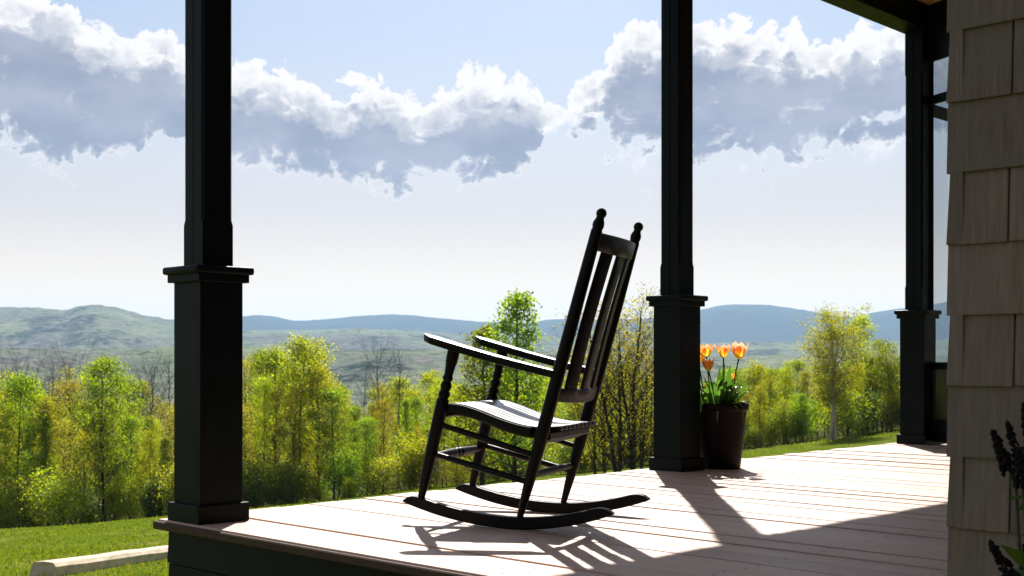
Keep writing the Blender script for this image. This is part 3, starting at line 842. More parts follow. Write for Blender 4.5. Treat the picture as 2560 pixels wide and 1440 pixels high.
# ------------------------------------------------------------------ porch: local axes x = along the deck boards, y = along the posts
C0 = Vector((-1.280, 4.4828, 0.0)); ROT = math.atan2(-.69449, .71950)
UX = Vector((.71950, -.69449, 0)); VX = Vector((.69449, .71950, 0))
DU, DV = 3.0, 6.05
def porch_root(name, label=None, cat=None, group=None, u=0, v=0, z=0, rz=0):
    p = C0 + UX * u + VX * v + Vector((0, 0, z))
    return empty(name, p, ROT + rz, label, cat, group)

def build_deck():
    d = porch_root('porch_deck'); tag(d, 'weathered pinkish plank deck of the porch', kind='structure')
    v = 0.0; i = 0
    R = random.Random(2)
    nails = MB()
    widths = [.250] + [.1405] * 45
    shared = {}
    for w in widths:
        if v + w > DV: break
        if w not in shared:
            shared[w] = MB().box(0, DU + .02, 0.0025, w - .0065, -.032, 0).mesh('plank', bevel=.0013, seg=1)
        over = -.018 if i == 0 else 0
        u0 = R.uniform(-.006, .004)
        me = shared[w]
        o = link('plank', me, M['deck'], d, (u0, v + over * 0, R.uniform(-.0022, .0016)), (R.uniform(-.0016, .0016) / .1, 0, 0))
        for ju in (.06, .47, .88, 1.29, 1.70, 2.11, 2.52, 2.93):
            for q in (.25, .75):
                x = ju + R.uniform(-.012, .012); y = v + w * q + R.uniform(-.01, .01)
                nails.add([(x + 0.0052 * math.cos(a), y + .0052 * math.sin(a), .0024) for a in [k * math.pi / 3 for k in range(6)]], [tuple(range(6))])
        v += w; i += 1
    MB().box(-.004, DU, -.016, .0012, -.033, -.0045).build('nosing_shade', M['nosing_shade'], d, bevel=.004)  # strip over the front plank edge, its shade painted in
    n = nails.build('nail_heads', M['nail'], d); tag(n, kind='stuff')
    # joists and skirt under the planks
    sk = porch_root('deck_skirt', 'dark green horizontal board skirt below the deck edge', 'skirting')
    for k in range(7):
        z1 = -.034 - k * .124
        m = MB(); lean = .006
        m.prism([(.030, z1), (.022, z1 - .121), (.040, z1 - .121), (.042, z1)], 'x', .03, DU)
        m.build('skirt_board', M['green'], sk, bevel=.002)
        m = MB()
        m.prism([(.030, z1), (.022, z1 - .121), (.040, z1 - .121), (.042, z1)], 'y', .045, DV - .1)
        m.build('skirt_board', M['green'], sk, bevel=.002)
    MB().box(.05, DU, .046, .09, -.9, -.036).build('rim_joist', M['wall_core'], sk)
    MB().box(.05, .09, .10, DV - .1, -.9, -.036).build('rim_joist', M['wall_core'], sk)
    for k in range(6):
        MB().box(.42 + k * .41, .46 + k * .41, .095, DV - .1, -.20, -.036).build('joist', M['wall_core'], sk)
build_deck()

BEAM_Z = 2.79
def build_post(u, v, label, top=BEAM_Z):
    p = porch_root('porch_post', label, 'post', 'posts along the porch edge', u, v)
    b = .104; h = .0875
    MB().box(-b, b, -b, b, -.001, .066).build('base_trim', M['green'], p, bevel=.004, seg=2)
    MB().box(-h, h, -h, h, .06, .856).build('pedestal', M['green'], p, bevel=.003)
    cp = MB().box(-.118, .118, -.118, .118, .878, .906).build('cap', M['green'], p, bevel=.011, seg=3, smooth=True)
    MB().box(-.104, .104, -.104, .104, .850, .879).build('cap_moulding', M['green'], cp, bevel=.002)
    # shaft: square foot, then stop-chamfered corners, with a glue seam down two sides
    a, c, g = .0625, .0105, .0022
    def ring(ch):
        e = a
        return [(-e + ch, -e), (-g, -e), (0, -e + .006), (g, -e), (e - ch, -e), (e, -e + ch), (e, e - ch), (e - ch, e), (g, e), (0, e - .006), (-g, e), (-e + ch, e), (-e, e - ch), (-e, -e + ch)]
    lv = [(.904, .0015), (1.055, .0015), (1.075, c), (top - .30, c), (top - .28, .0015), (top, .0015)]
    vs = []; fs = []
    for z, ch in lv: vs += [(x, y, z) for x, y in ring(ch)]
    k = 14
    for i in range(len(lv) - 1):
        for j in range(k): fs.append((i * k + j, i * k + (j + 1) % k, (i + 1) * k + (j + 1) % k, (i + 1) * k + j))
    fs += [tuple(range(k))[::-1], tuple(range((len(lv) - 1) * k, len(lv) * k))]
    MB().add(vs, fs).build('shaft', M['green'], p)
    return p
build_post(.155, .115, 'dark green square post on a stout pedestal at the open corner of the deck')
build_post(.155, 2.92, 'dark green square post on a pedestal directly beside the tulip pot')
build_post(.155, 5.65, 'dark green square post on a pedestal against the glazed porch end')

def build_roof():
    r = porch_root('porch_roof', 'dark porch roof with green beams and ochre wooden ceiling', 'roof')
    b = .0825
    MB().box(.155 - b, .155 + b, -.05, 9.2, BEAM_Z, BEAM_Z + .17).build('beam', M['green'], r, bevel=.004)
    MB().box(.155 + b + .002, 3.0, .03, .20, BEAM_Z, BEAM_Z + .168).build('beam', M['green'], r, bevel=.004)
    zc = BEAM_Z + .172
    for k in range(21):
        u0 = .16 + k * .14
        MB().box(u0, u0 + .1375, -.10, 9.2, zc, zc + .018).build('ceiling_board', M['ceiling'], r, bevel=.003)
    MB().box(-.04, 9.5, -.16, 9.3, zc + .02, zc + .12).build('roof_deck', M['roof'], r)
    MB().box(-.062, -.042, -.16, 9.3, zc + .0, zc + .13).build('eave_fascia', M['green'], r, bevel=.003)
    MB().box(-.04, .07, -.12, 9.2, zc + .001, zc + .018).build('soffit', M['green'], r)
build_roof()

# house: end wall with woven shingle corner
HU = 2.985
def build_house():
    h = porch_root('shingled_house', 'corner of a house clad in weathered brown wooden shingles', 'house')
    MB().box(HU + .02, 9.3, .0, 9.2, -.95, BEAM_Z + .17).build('wall', M['wall_core'], h)
    # added wing out of view: blocks the sky so camera-facing sides stay dark
    MB().box(6.8, 11.5, -9.5, -.02, -.95, 5.4).build('added_blocker_wall', M['shingle'], h)
    MB().box(6.4, 11.8, -9.9, 0.3, 5.41, 5.6).build('added_blocker_roof', M['roof'], h)
    R = random.Random(12)
    ex = .1365; t = .016
    z0 = .254 - .1365 * 9; course = 0
    cache = {}
    def shingle(w, weave):
        """butt at bottom, thin at top, hung on the end wall (facing -y)"""
        key = round(w, 3)
        m = MB()
        hh = ex * 1.9
        m.prism([(-.006 - t, 0), (-.006 - t * .15, hh), (0, hh), (0, 0)], 'x', 0, w)
        return m.mesh('shingle', bevel=.0012)
    while z0 < BEAM_Z + .05:
        even = course % 2 == 0
        u = HU - (.015 if even else -.0045)
        zt = z0 + R.uniform(-.002, .002)
        first = True
        while u < 4.3:
            w = R.uniform(.085, .155)
            if first: w = .112 + R.uniform(-.012, .02) if not even else R.uniform(.16, .24)
            o = link('shingle', shingle(w - .0035, even), M['shingle'], h, (u, -.004, zt + R.uniform(-.0015, .0015)), (0, 0, 0))
            u += w; first = False
        # front wall (faces the porch): the first shingle of every other course laps the corner and shows its edge
        v = -.0255 if not even else -.002
        hh_f = ex * (1.02 if not even else 1.9)
        first = True
        while v < .9:
            w = R.uniform(.09, .15)
            m = MB(); hh = hh_f if v < 0 else ex * 1.9
            m.prism([(-.006 - t, 0), (-.006 - t * (.15 if hh > ex * 1.5 else .5), hh), (.012, hh), (.012, 0)], 'y', 0, w - .0035)
            me = m.mesh('shingle', bevel=.0012)
            link('shingle', me, M['shingle'], h, (HU + .006, v, zt), None)
            v += w; first = False
        z0 += ex; course += 1
    # plain shingle courses farther along the porch wall
    m = MB()
    z = -.93
    while z < BEAM_Z + .05:
        v = .92 + R.uniform(0, .08)
        while v < 4.9:
            w = R.uniform(.09, .16)
            m.prism([(HU + .006 - .019, z), (HU + .006 - .008, z + .27), (HU + .019, z + .27), (HU + .019, z)], 'y', v, v + w - .004)
            v += w
        z += ex
    o = m.build('porch_wall_shingles', M['shingle'], h); tag(o, kind='stuff')
build_house()

# glazed porch end: angled glazed screen from the last post towards the house, glazed outer wall beyond
def build_glazed_end():
    w = Vector((.351, -.936, 0)); rz = math.atan2(w.y, w.x)
    p0 = C0 + UX * .20 + VX * 5.712
    g = empty('glazed_screen', p0, rz, 'green-framed glazed screen closing the far end of the porch', 'window')
    W = 2.6; t = .022
    MB().box(0, .032, -t, t, 0, BEAM_Z).build('stile', M['green'], g, bevel=.004)
    MB().box(W - .05, W, -t, t, 0, BEAM_Z).build('stile', M['green'], g, bevel=.004)
    xs = [.032, .92, 1.77, W - .05]
    for x in xs[1:-1]: MB().box(x - .025, x + .025, -t, t, 0, BEAM_Z - .20).build('stile', M['green'], g, bevel=.004)
    for z0, z1 in ((0.02, .17), (.505, .555), (2.30, 2.355), (BEAM_Z - .20, BEAM_Z)):
        for i in range(3):
            a = xs[i] + (.0255 if i else .0005); b = xs[i + 1] - (.0255 if i < 2 else .0005)
            MB().box(a, b, -t * .9, t * .9, z0, z1).build('rail', M['green'], g, bevel=.004)
    for z0, z1, mt, nm in ((.17, .505, 'screen', 'screen_panel'), (.555, 2.30, 'glass', 'pane'), (2.355, BEAM_Z - .20, 'glass', 'pane')):
        for i in range(3):
            MB().box(xs[i], xs[i + 1], -.002, .002, z0, z1).build(nm, M[mt], g)
    MB().box(0, W, -.05, .05, BEAM_Z + .001, BEAM_Z + .165).build('header_beam', M['green'], g)
    o = porch_root('glazed_outer_wall', 'dark green glazed outer wall seen through the glass beyond the last post', 'window', None, .155, 5.73)
    L_ = 3.3
    MB().box(-.03, .03, 0, L_, -.9, .10).build('sill_wall', M['green'], o)
    MB().box(-.045, .045, 0, L_, .10, .14).build('sill', M['green'], o, bevel=.004)
    for y in (.03, 1.1, 2.2, L_ - .06): MB().box(-.03, .03, y, y + .06, .14, BEAM_Z).build('stile', M['green'], o, bevel=.003)
    for z in (2.26,):
        for a, b in ((.0905, 1.0995), (1.1605, 2.1995), (2.2605, L_ - .0605)): MB().box(-.028, .028, a, b, z, z + .07).build('rail', M['green'], o, bevel=.003)
    for a, b in ((.09, 1.10), (1.16, 2.20), (2.26, L_ - .06)):
        MB().box(-.002, .002, a, b, .14, 2.26).build('pane', M['glass'], o)
        MB().box(-.002, .002, a, b, 2.33, BEAM_Z).build('pane', M['glass'], o)
    # floor inside the glazed room
    f = porch_root('sunroom_floor', None, None, None, 0, 0); tag(f, kind='structure')
    MB().box(.2, DU, DV, 9.1, -.06, -.012).build('floor_slab', M['deck'], f)
build_glazed_end()

# ------------------------------------------------------------------ rocking chair: local x = forward, y = across to the far side
CH = Vector((.014, 4.232, 0)); CF = Vector((-.93176, .36308, 0)); CW = .457
def build_chair():
    rz = math.atan2(CF.y, CF.x)
    # across (towards the far side) must be +y or -y of the rotated frame
    c = empty('rocking_chair', CH, rz, 'black slatted wooden rocking chair standing on the sunlit deck', 'chair')
    S = -1.0                                                     # far side lies on local -y
    mt = M['chair']
    def y(t): return S * t
    # rockers: bowed bars
    def zb(s):                                                    # underside of the rocker
        return .0625 * (abs(s) / .34) ** 2.0 * (1.0 if s < 0 else .80) * .98
    for off in (0.0, CW):
        top = []; bot = []
        n = 40; s0, s1 = -.345, .422
        for i in range(n + 1):
            s = s0 + (s1 - s0) * i / n
            b = zb(s); e = min(i, n - i)
            th = .041 if e > 3 else (.006, .025, .035, .0395)[e]
            bot.append((s, b)); top.append((s, b + th))
        MB().prism(bot + top[::-1], 'y', y(off) - .017, y(off) + .017).build('rocker', mt, c, bevel=.004, seg=2)
    # front legs with turned upper part
    def shaped(path_a, path_b, prof, n=14):
        a = Vector(path_a); b = Vector(path_b)
        return [a.lerp(b, t) for t, r in prof], [r for t, r in prof]
    fprof = [(0, .0105), (.02, .0115), (.12, .016), (.22, .0195), (.34, .0215), (.5, .0225), (.60, .0225), (.655, .0215), (.665, .016), (.675, .019), (.69, .0205), (.705, .018), (.712, .0145),
             (.722, .0175), (.74, .0205), (.76, .0175), (.768, .0135), (.778, .0165), (.79, .0190), (.80, .0165), (.806, .015), (.84, .0165), (.875, .0185), (.885, .0205), (.92, .0215), (1.0, .0215)]
    for off in (0.0, CW):
        pa, ra = shaped((.362, y(off), .070), (.226, y(off), .630), fprof)
        MB().tube(pa, ra, 16).build('front_leg', mt, c, smooth=True, angle=50)
    # back posts: foot to finial
    bprof = [(0, .0105), (.02, .0115), (.08, .0155), (.15, .0195), (.24, .0225), (.5, .0225), (.75, .021), (.915, .0195), (.935, .0195), (.938, .0172), (.942, .0172), (.946, .0190), (.955, .0198), (.964, .0180), (.971, .0140), (.985, .0125)]
    foot = Vector((-.010, 0, .028)); topb = Vector((-.3065, 0, 1.072))
    for off in (0.0, CW):
        dv = Vector((0, y(off), 0))
        pa, ra = shaped(foot + dv, topb + dv, bprof)
        o = MB().tube(pa, ra, 16).build('back_post', mt, c, smooth=True, angle=50)
        dirn = (topb - foot).normalized(); r = .0178
        cen = topb + dv - dirn * .012
        pts = []; rr = []
        for k in range(11):
            th = math.pi * k / 10
            pts.append(cen - dirn * r * math.cos(th)); rr.append(max(.0006, r * math.sin(th)))
        MB().tube(pts, rr, 18).build('finial', mt, o, smooth=True, angle=80)
    def post_at(z): t = (z - foot.z) / (topb.z - foot.z); return foot.x + (topb.x - foot.x) * t
    # side stretchers
    for off in (0.0, CW):
        for a, b in (((.292, .352), (-.072, .250)), ((.318, .249), (-.042, .160))):
            MB().tube([(a[0], y(off), a[1]), ((a[0] + b[0]) / 2, y(off), (a[1] + b[1]) / 2), (b[0], y(off), b[1])], [.0095, .0118, .0095], 12).build('side_stretcher', mt, c, smooth=True, angle=60)
    # front stretcher: turned with a swelling and rings; back stretchers plain
    prof = [(0, .011), (.1, .013), (.3, .0165), (.42, .018), (.455, .018), (.465, .014), (.475, .0175), (.5, .019), (.525, .0175), (.535, .014), (.545, .018), (.58, .018), (.7, .0165), (.9, .013), (1, .011)]
    pa, ra = shaped((.322, y(0), .235), (.322, y(CW), .235), prof)
    MB().tube(pa, ra, 16).build('front_stretcher', mt, c, smooth=True, angle=60)
    for s, z, r in ((-.050, .182, .013), (-.088, .302, .0135)):
        pa, ra = shaped((s, y(0), z), (s, y(CW), z), [(0, r * .8), (.3, r), (.7, r), (1, r * .8)])
        MB().tube(pa, ra, 12).build('back_stretcher', mt, c, smooth=True, angle=60)
    # seat: dished slats running front to back on two rails
    def seat_z(s):
        xs = [-.150, -.10, -.04, .02, .08, .14, .20, .245, .28, .300]
        zs = [.3520, .3465, .3480, .3600, .3785, .4010, .4190, .4255, .4210, .4120]
        return float(np.interp(s, xs, zs))
    ss = np.linspace(-.150, .300, 24)
    zz = np.array([seat_z(s) for s in ss]); kk = np.array([.25, .5, .25])
    zz = np.convolve(np.pad(zz, 1, mode='edge'), kk, 'valid'); zz = np.convolve(np.pad(zz, 1, mode='edge'), kk, 'valid')
    n = 9; a0, a1 = .026, CW - .026; w = (a1 - a0) / n
    poly = [(s, z) for s, z in zip(ss, zz)] + [(s, z - .016) for s, z in zip(ss[::-1], zz[::-1])]
    sl = MB().prism(poly, 'y', -(w - .0065) / 2, (w - .0065) / 2).mesh('seat_slat', bevel=.0022)
    for k in range(n):
        link('seat_slat', sl, M['chair_top_sheen'], c, (0, y(a0 + w * (k + .5)), 0))
    rail = [(s, z - .0165) for s, z in zip(ss, zz) if -.12 < s < .285] 
    rail = rail + [(s, z - .024) for s, z in rail[::-1]]
    for t in (.034, CW - .034):
        MB().prism(rail, 'y', y(t) - .011, y(t) + .011).build('seat_rail', mt, c, bevel=.003)
    MB().box(.262, .292, min(y(.012), y(CW - .012)), max(y(.012), y(CW - .012)), .375, .4015).build('seat_front_rail', mt, c, bevel=.004)
    MB().box(-.118, -.092, min(y(.012), y(CW - .012)), max(y(.012), y(CW - .012)), .302, .3295).build('seat_back_rail', mt, c, bevel=.004)
    # outer edge strips of the seat, seen outside the legs
    for t in (.0105, CW - .0105):
        pl = [(s, z - .002) for s, z in zip(ss, zz) if -.06 < s < .27]; pl = pl + [(s, z - .030) for s, z in pl[::-1]]
        MB().prism(pl, 'y', y(t) - .0085, y(t) + .0085).build('seat_edge', mt, c, bevel=.003)
    # arms
    def arm(off, out):
        a = Vector((.338, .668)); b = Vector((-.150, .5385))
        n = 14; up = []; lo = []
        vs = []; fs = []
        for i in range(n + 1):
            t = i / n; s = a.x + (b.x - a.x) * t; z = a.y + (b.y - a.y) * t - .005 * math.sin(math.pi * t)
            wide = .044 - .022 * t
            if t < .10: wide *= math.sqrt(max(0.04, 1 - ((.10 - t) / .10) ** 2))
            ctr = y(off) - S * out * .0 
            sh = -S * (.012 * (1 - t))
            for dy, dz in ((-wide, 0), (wide, 0), (wide, -.028), (-wide, -.028)):
                vs.append((s, ctr + sh + dy, z + dz))
        for i in range(n):
            for j in range(4): fs.append((i * 4 + j, i * 4 + (j + 1) % 4, i * 4 + 4 + (j + 1) % 4, i * 4 + 4 + j))
        fs += [(0, 1, 2, 3), (n * 4 + 3, n * 4 + 2, n * 4 + 1, n * 4)]
        return MB().add(vs, fs)
    arm(0.0, 1).build('armrest', M['chair_top_sheen'], c, bevel=.006, seg=2, smooth=True, angle=50)
    arm(CW, -1).build('armrest', M['chair_top_sheen'], c, bevel=.006, seg=2, smooth=True, angle=50)
    # back: crest and lower rail bow backwards, three flat slats between them
    ax = (topb - foot).normalized(); nrm = Vector((-ax.z, 0, ax.x))          # nrm points to the back
    if nrm.x > 0: nrm = -nrm
    def bow(t): return .034 * (1 - (2 * t - 1) ** 2)
    def rail_part(name, z0, z1, th, arch=0.0):
        n = 14; vs = []; fs = []
        for i in range(n + 1):
            t = i / n
            for zc, dn in ((z0, -th), (z1 + arch * (1 - (2 * t - 1) ** 2), -th), (z1 + arch * (1 - (2 * t - 1) ** 2), th), (z0, th)):
                p = Vector((post_at(zc), y(CW * t), zc)) + nrm * (bow(t) + dn)
                vs.append(p)
        for i in range(n):
            for j in range(4): fs.append((i * 4 + j, i * 4 + (j + 1) % 4, i * 4 + 4 + (j + 1) % 4, i * 4 + 4 + j))
        fs += [(0, 1, 2, 3), (n * 4 + 3, n * 4 + 2, n * 4 + 1, n * 4)]
        return MB().add(vs, fs).build(name, mt, c, bevel=.003, smooth=True, angle=45)
    rail_part('crest_rail', .942, 1.000, .009, .004)
    lr = rail_part('lower_back_rail', .436, .482, .010)
    # maker's mark: small raised plate with two strokes on the lower rail
    tm = .80; pm = Vector((post_at(.459), y(CW * tm), .459)) + nrm * (bow(tm) + .0105)
    tl = .80 + .02
    tang = (Vector((0, y(CW * (tm + .03)), 0)) + nrm * bow(tm + .03) - Vector((0, y(CW * (tm - .03)), 0)) - nrm * bow(tm - .03)).normalized()
    nn = nrm; M3 = [tang, ax, nn]
    def plate(cx_, cz_, hw, hh, d0, d1):
        vs = []
        for d in (d0, d1):
            for sx, sz in ((-1, -1), (1, -1), (1, 1), (-1, 1)): vs.append(pm + tang * (cx_ + sx * hw) + ax * (cz_ + sz * hh) + nn * d)
        return vs
    bx = [(0, 3, 2, 1), (4, 5, 6, 7), (0, 1, 5, 4), (1, 2, 6, 5), (2, 3, 7, 6), (3, 0, 4, 7)]
    mk = MB().add(plate(0, 0, .011, .008, -.003, .0012), bx).build('maker_mark', m_mark, lr, bevel=.001)
    for dx in (-.005, 0.0, .005): MB().add(plate(dx, 0, .0013, .0045, .0011, .0022), bx).build('mark_stroke', mt, mk) if False else None
    for tc_ in (.225, .5, .775):
        hw = .0385; vs = []; fs = []; n = 10
        for i in range(n + 1):
            z = .478 + (.946 - .478) * i / n
            lum = -.005 * math.sin(math.pi * i / n)
            for dy, dn in ((-hw, -.0055), (hw, -.0055), (hw, .0055), (-hw, .0055)):
                tt = tc_ + dy / CW
                vs.append(Vector((post_at(z), y(CW * tc_ + dy), z)) + nrm * (bow(tt) + dn + lum))
        for i in range(n):
            for j in range(4): fs.append((i * 4 + j, i * 4 + (j + 1) % 4, i * 4 + 4 + (j + 1) % 4, i * 4 + 4 + j))
        fs += [(0, 1, 2, 3), (n * 4 + 3, n * 4 + 2, n * 4 + 1, n * 4)]
        MB().add(vs, fs).build('back_slat', mt, c, bevel=.0025, smooth=True, angle=45)
m_mark = m_plain('worn_maker_mark', (.06, .05, .042), .5, .4, 200, .6, .5)
build_chair()

# ------------------------------------------------------------------ pot of tulips beside the second post
def build_tulips():
    base = ground_px(1803, 1171)
    base = Vector((base.x, base.y + .03, .0))
    p = empty('potted_tulips', base, 0, 'dark brown pot of orange tulips standing on the deck beside a post', 'potted plant')
    R = random.Random(31); rs = np.random.RandomState(31)
    Yb = base.y
    def at(px, py, dy=0.0):                                       # photo pixel -> local point in the pot's own depth
        Yq = Yb + dy
        return Vector(((px - CX) / F_PX * Yq - base.x, dy, EYE - (py - HOR) / F_PX * Yq))
    zt = .345
    prof = [(.102, 0), (.106, .006), (.116, .10), (.127, .20), (.137, .29), (.139, .302), (.147, .306), (.150, .318), (.150, .338), (.147, .345), (.138, .345), (.134, .335), (.130, .30)]
    pot = MB().lathe(prof, 40, cap=False)
    pot.add([(0, 0, .001)] + [(.102 * math.cos(2 * math.pi * k / 40), .102 * math.sin(2 * math.pi * k / 40), .001) for k in range(40)], [(0, 1 + (k + 1) % 40, 1 + k) for k in range(40)])
    po = pot.build('pot', M['pot'], p, smooth=True, angle=50)
    so = MB().lathe([(.134, .315), (.09, .325), (.03, .332), (.001, .334)], 24, cap=False).build('soil', M['soil'], p, smooth=True)
    # flowers: position in the photograph, depth offset, size, openness
    FL = [(1848, 876, -.03, 1.22, .55), (1809, 878, .03, .95, .85), (1765, 876, .02, 1.0, .75), (1771, 912, -.05, .90, .5), (1829, 942, .07, .62, .2), (1746, 893, .05, .85, .6), (1735, 905, .0, .8, .6)]
    feet = [(.045, -.04), (.015, .02), (-.045, .02), (-.03, -.05), (.05, .05), (-.075, .03), (-.08, -.01)]
    def petal_mesh(open_, size, seed):
        rr = random.Random(seed)
        nu, nv = 7, 8; vs = []; fs = []
        hgt = .070 * size
        for j in range(nv + 1):
            t = j / nv
            rad = size * (.006 + .023 * math.sin(math.pi * min(1, t * .62 + .06)) ** .8 + .016 * open_ * t ** 2.2)
            half = .95 * math.sin(math.pi * (.10 + .86 * t)) ** .75 * (1.0 if t < .9 else .62)
            for i in range(nu + 1):
                s = (i / nu * 2 - 1)
                a = s * half * .98
                curl = (abs(s) ** 2) * .0035 * size * t
                zz = hgt * t + (.004 * size * (1 - abs(s)) if t > .85 else 0) - .003 * size * s * s * t
                vs.append(((rad + curl) * math.cos(a), (rad + curl) * math.sin(a), zz))
        for j in range(nv):
            for i in range(nu): fs.append((j * (nu + 1) + i, j * (nu + 1) + i + 1, (j + 1) * (nu + 1) + i + 1, (j + 1) * (nu + 1) + i))
        return MB().add(vs, fs).mesh('petal', smooth=True, angle=180)
    for i, ((px, py, dy, size, op), ft) in enumerate(zip(FL, feet)):
        c = at(px, py, dy)
        foot = Vector((ft[0], ft[1], .31))
        h = .070 * size
        base_f = c - Vector((0, 0, h * .5))
        lean = (c - foot); lean.z = 0
        tilt = Vector((lean.x * .9, lean.y * .9, 1)).normalized()
        base_f = c - tilt * h * .5
        mid = foot.lerp(base_f, .5) - Vector((lean.x * .18, lean.y * .18, 0))
        path = [foot]
        for k in range(1, 9):
            t = k / 8
            path.append(foot * (1 - t) ** 2 + mid * 2 * t * (1 - t) + base_f * t * t)
        MB().tube(path, [.0036] * 8 + [.0045], 7).build('stem', M['tulip_leaf'], p, smooth=True)
        fl = bpy.data.objects.new('flower', None); COL.objects.link(fl); fl.parent = p; fl.location = base_f
        fl.rotation_euler = tilt.to_track_quat('Z', 'Y').to_euler(); fl.empty_display_size = .02
        outer = petal_mesh(op, size, i); inner = petal_mesh(op * .55, size * .93, i + 50)
        outer.materials.append(M['petal']); inner.materials.append(M['petal'])
        a0 = R.uniform(0, 2)
        for k in range(3):
            link('petal', outer, None, fl, (0, 0, 0), (R.uniform(-.08, .08), R.uniform(-.1, .1), a0 + k * 2.094))
            link('petal', inner, None, fl, (0, 0, .001), (R.uniform(-.08, .08), R.uniform(-.1, .1), a0 + 1.047 + k * 2.094))
    def blade(foot, tip, wid, arch, twist=0.0):
        """a strap leaf: folded along its midrib, tapering to the tip"""
        n = 9; vs = []; fs = []
        side = Vector((-(tip - foot).y, (tip - foot).x, 0))
        if side.length < 1e-4: side = Vector((1, 0, 0))
        side.normalize()
        side = (Matrix.Rotation(twist, 3, 'Z') @ side)
        for i in range(n + 1):
            t = i / n
            p0 = foot.lerp(tip, t) + Vector((0, 0, arch * math.sin(math.pi * t)))
            w = wid * (math.sin(math.pi * (.12 + .88 * t)) ** .8) * (1 if t < .97 else .2)
            vs += [p0 - side * w + Vector((0, 0, w * .35)), p0, p0 + side * w + Vector((0, 0, w * .35))]
        for i in range(n):
            for j in range(2): fs.append((i * 3 + j, i * 3 + j + 1, i * 3 + 3 + j + 1, i * 3 + 3 + j))
        return MB().add(vs, fs)
    # leaves read from the photograph, then a tuft of shorter ones
    LV = [((-.005, .0), (1812, 905, .01), .016, .0, .4), ((.02, -.03), (1826, 910, -.03), .019, -.01, 1.2), ((.07, -.02), (1872, 935, -.02), .010, -.01, 1.4), ((.075, -.03), (1888, 996, -.06), .020, .05, 0),
          ((.05, -.06), (1884, 1018, -.09), .017, .055, 0), ((.0, -.06), (1785, 960, -.08), .020, .0, .8), ((-.05, -.05), (1757, 965, -.1), .020, .02, .3), ((.03, -.08), (1822, 985, -.14), .021, .05, .2),
          ((.06, .03), (1868, 970, .06), .016, .04, 0), ((-.02, -.08), (1793, 1060, -.155), .011, .10, 0), ((.09, -.06), (1858, 1052, -.13), .010, .06, 0), ((-.08, -.03), (1750, 1040, -.14), .012, .10, 0), ((-.01, .04), (1800, 915, .08), .016, 0, .9)]
    for ft, (px, py, dy), wid, ar, tw in LV:
        blade(Vector((ft[0], ft[1], .32)), at(px, py, dy), wid, ar, tw).build('leaf', M['tulip_leaf'], p, smooth=True, angle=180)
    for k in range(64):
        a = R.uniform(0, 6.28); r0 = R.uniform(.0, .11); r1 = r0 + R.uniform(.03, .15)
        f = Vector((r0 * math.cos(a), r0 * math.sin(a), .32)); t = Vector((r1 * math.cos(a + .3), r1 * math.sin(a + .3), .32 + R.uniform(-.01, .17)))
        if t.x < -.13: continue
        blade(f, t, R.uniform(.009, .019), R.uniform(.0, .07), R.uniform(-.6, .6)).build('leaf', M['tulip_leaf'], p, smooth=True, angle=180)
build_tulips()

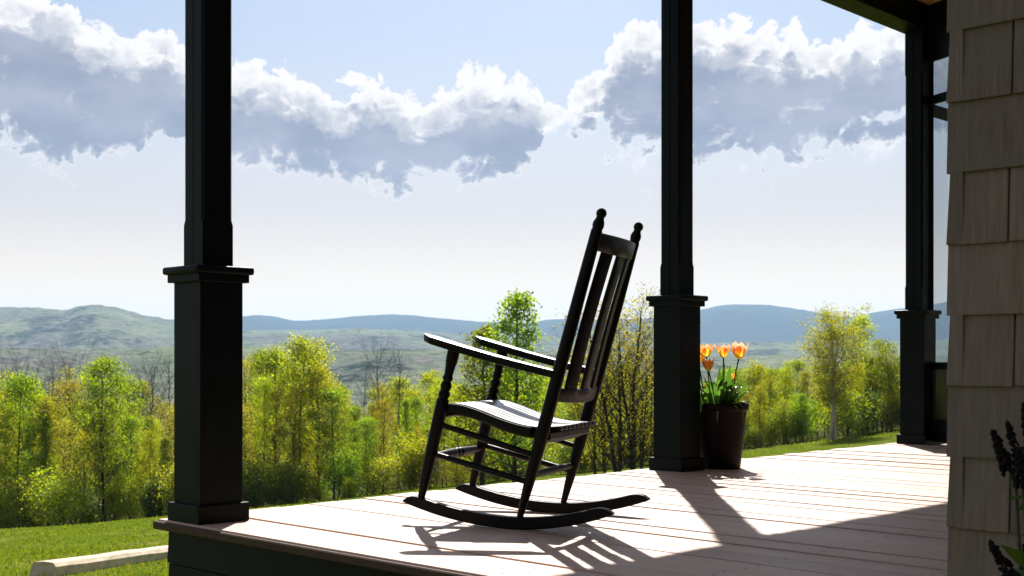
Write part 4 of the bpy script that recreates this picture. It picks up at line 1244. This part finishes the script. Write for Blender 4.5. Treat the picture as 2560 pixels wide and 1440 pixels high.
# ------------------------------------------------------------------ lilac in front of the shingles
def build_lilac():
    Yd = 2.10
    gx = (2620 - CX) / F_PX * Yd
    o = empty('lilac_shrub', (gx, Yd - .05, gz(gx, Yd) - .02), 0, 'shrub with dark purple flower spikes in front of the shingled wall', 'shrub')
    zb = o.location.z
    R = random.Random(8)
    def at(px, py, dy=0.0):
        Y = Yd + dy
        return Vector(((px - CX) / F_PX * Y - gx, dy + .05, EYE - (py - HOR) / F_PX * Y - zb))
    SP = [((2482, 1078), (2540, 1215), .0), ((2520, 1056), (2570, 1235), .03), ((2560, 1010), (2590, 1180), .05), ((2476, 1355), (2545, 1470), -.03), ((2562, 1360), (2575, 1500), .02), ((2590, 1060), (2610, 1260), -.02), ((2548, 1120), (2560, 1250), -.04)]
    for i, (t, b, dy) in enumerate(SP):
        T = at(*t, dy); B = at(*b, dy)
        foot = Vector((R.uniform(-.06, .06), R.uniform(-.04, .04), 0))
        mid = B.lerp(foot, .5) + Vector((.02, 0, .08))
        st = MB().tube([foot, mid, B, B.lerp(T, .5), T], [.006, .0045, .0028, .002, .001], 6).build('stem', M['bark_lilac'], o, smooth=True)
        m = MB(); n = 84
        for k in range(n):
            f = (k / n) ** .9
            p = B.lerp(T, .22 + .78 * f)
            rad = .0095 * (1 - f) + .0025
            if R.random() < .22 and f < .7: continue
            a = k * 2.4
            q = p + Vector((math.cos(a) * rad, math.sin(a) * rad, R.uniform(-.004, .004)))
            s = R.uniform(.0026, .0056) * (1.15 - .45 * f)
            vs = []; fs = []
            nn = 6
            for j, (zz, rr) in enumerate(((-1, .25), (-.5, .8), (.1, 1), (.7, .75), (1.05, .2))):
                for w in range(nn):
                    an = w * math.pi * 2 / nn
                    vs.append(q + Vector((math.cos(an) * rr * s * R.uniform(.5, 1.5), math.sin(an) * rr * s * R.uniform(.5, 1.5), zz * s * R.uniform(.7, 1.3))))
            for j in range(4):
                for w in range(nn): fs.append((j * nn + w, j * nn + (w + 1) % nn, (j + 1) * nn + (w + 1) % nn, (j + 1) * nn + w))
            fs += [tuple(range(nn))[::-1], tuple(range(4 * nn, 5 * nn))]
            m.add(vs, fs)
        m.build('flower_spike', M['lilac'], o)
    def leaf(c, tip, wid):
        n = 8; vs = []; fs = []
        d = (tip - c); side = d.cross(Vector((0, 1, .3))).normalized()
        for i in range(n + 1):
            t = i / n; w = wid * math.sin(math.pi * (t ** .75)) + .0004
            p = c.lerp(tip, t) + Vector((0, -.012 * math.sin(math.pi * t), 0))
            vs += [p - side * w, p + Vector((0, .004, 0)), p + side * w]
        for i in range(n):
            for j in range(2): fs.append((i * 3 + j, i * 3 + j + 1, i * 3 + 3 + j + 1, i * 3 + 3 + j))
        return MB().add(vs, fs)
    LF = [((2575, 1250), (2545, 1275), .010), ((2590, 1230), (2555, 1262), .014), ((2585, 1420), (2502, 1362), .011), ((2600, 1440), (2548, 1385), .016), ((2590, 1470), (2530, 1420), .014), ((2600, 1200), (2620, 1100), .02), ((2610, 1330), (2660, 1240), .02),
          ((2560, 1240), (2515, 1243), .003), ((2555, 1470), (2510, 1430), .012), ((2600, 1300), (2565, 1240), .012)]
    for a, b, w in LF:
        leaf(at(*a, R.uniform(-.03, .03)), at(*b, R.uniform(-.05, .02)), w).build('leaf', M['lilac_leaf'], o, smooth=True, angle=180)
M['bark_lilac'] = m_plain('lilac_stem', (.06, .055, .04), .8)
M['lilac_leaf'] = m_leaf('lilac_leaf', (.05, .10, .02), (.065, .125, .025), (.08, .15, .03), .45, .4, (1.8, 1.8, .7))
build_lilac()
print('trees', n_tree, 'objects', len(bpy.data.objects), 'tris approx', sum(len(m.loops) - 2 * len(m.polygons) for m in bpy.data.meshes))
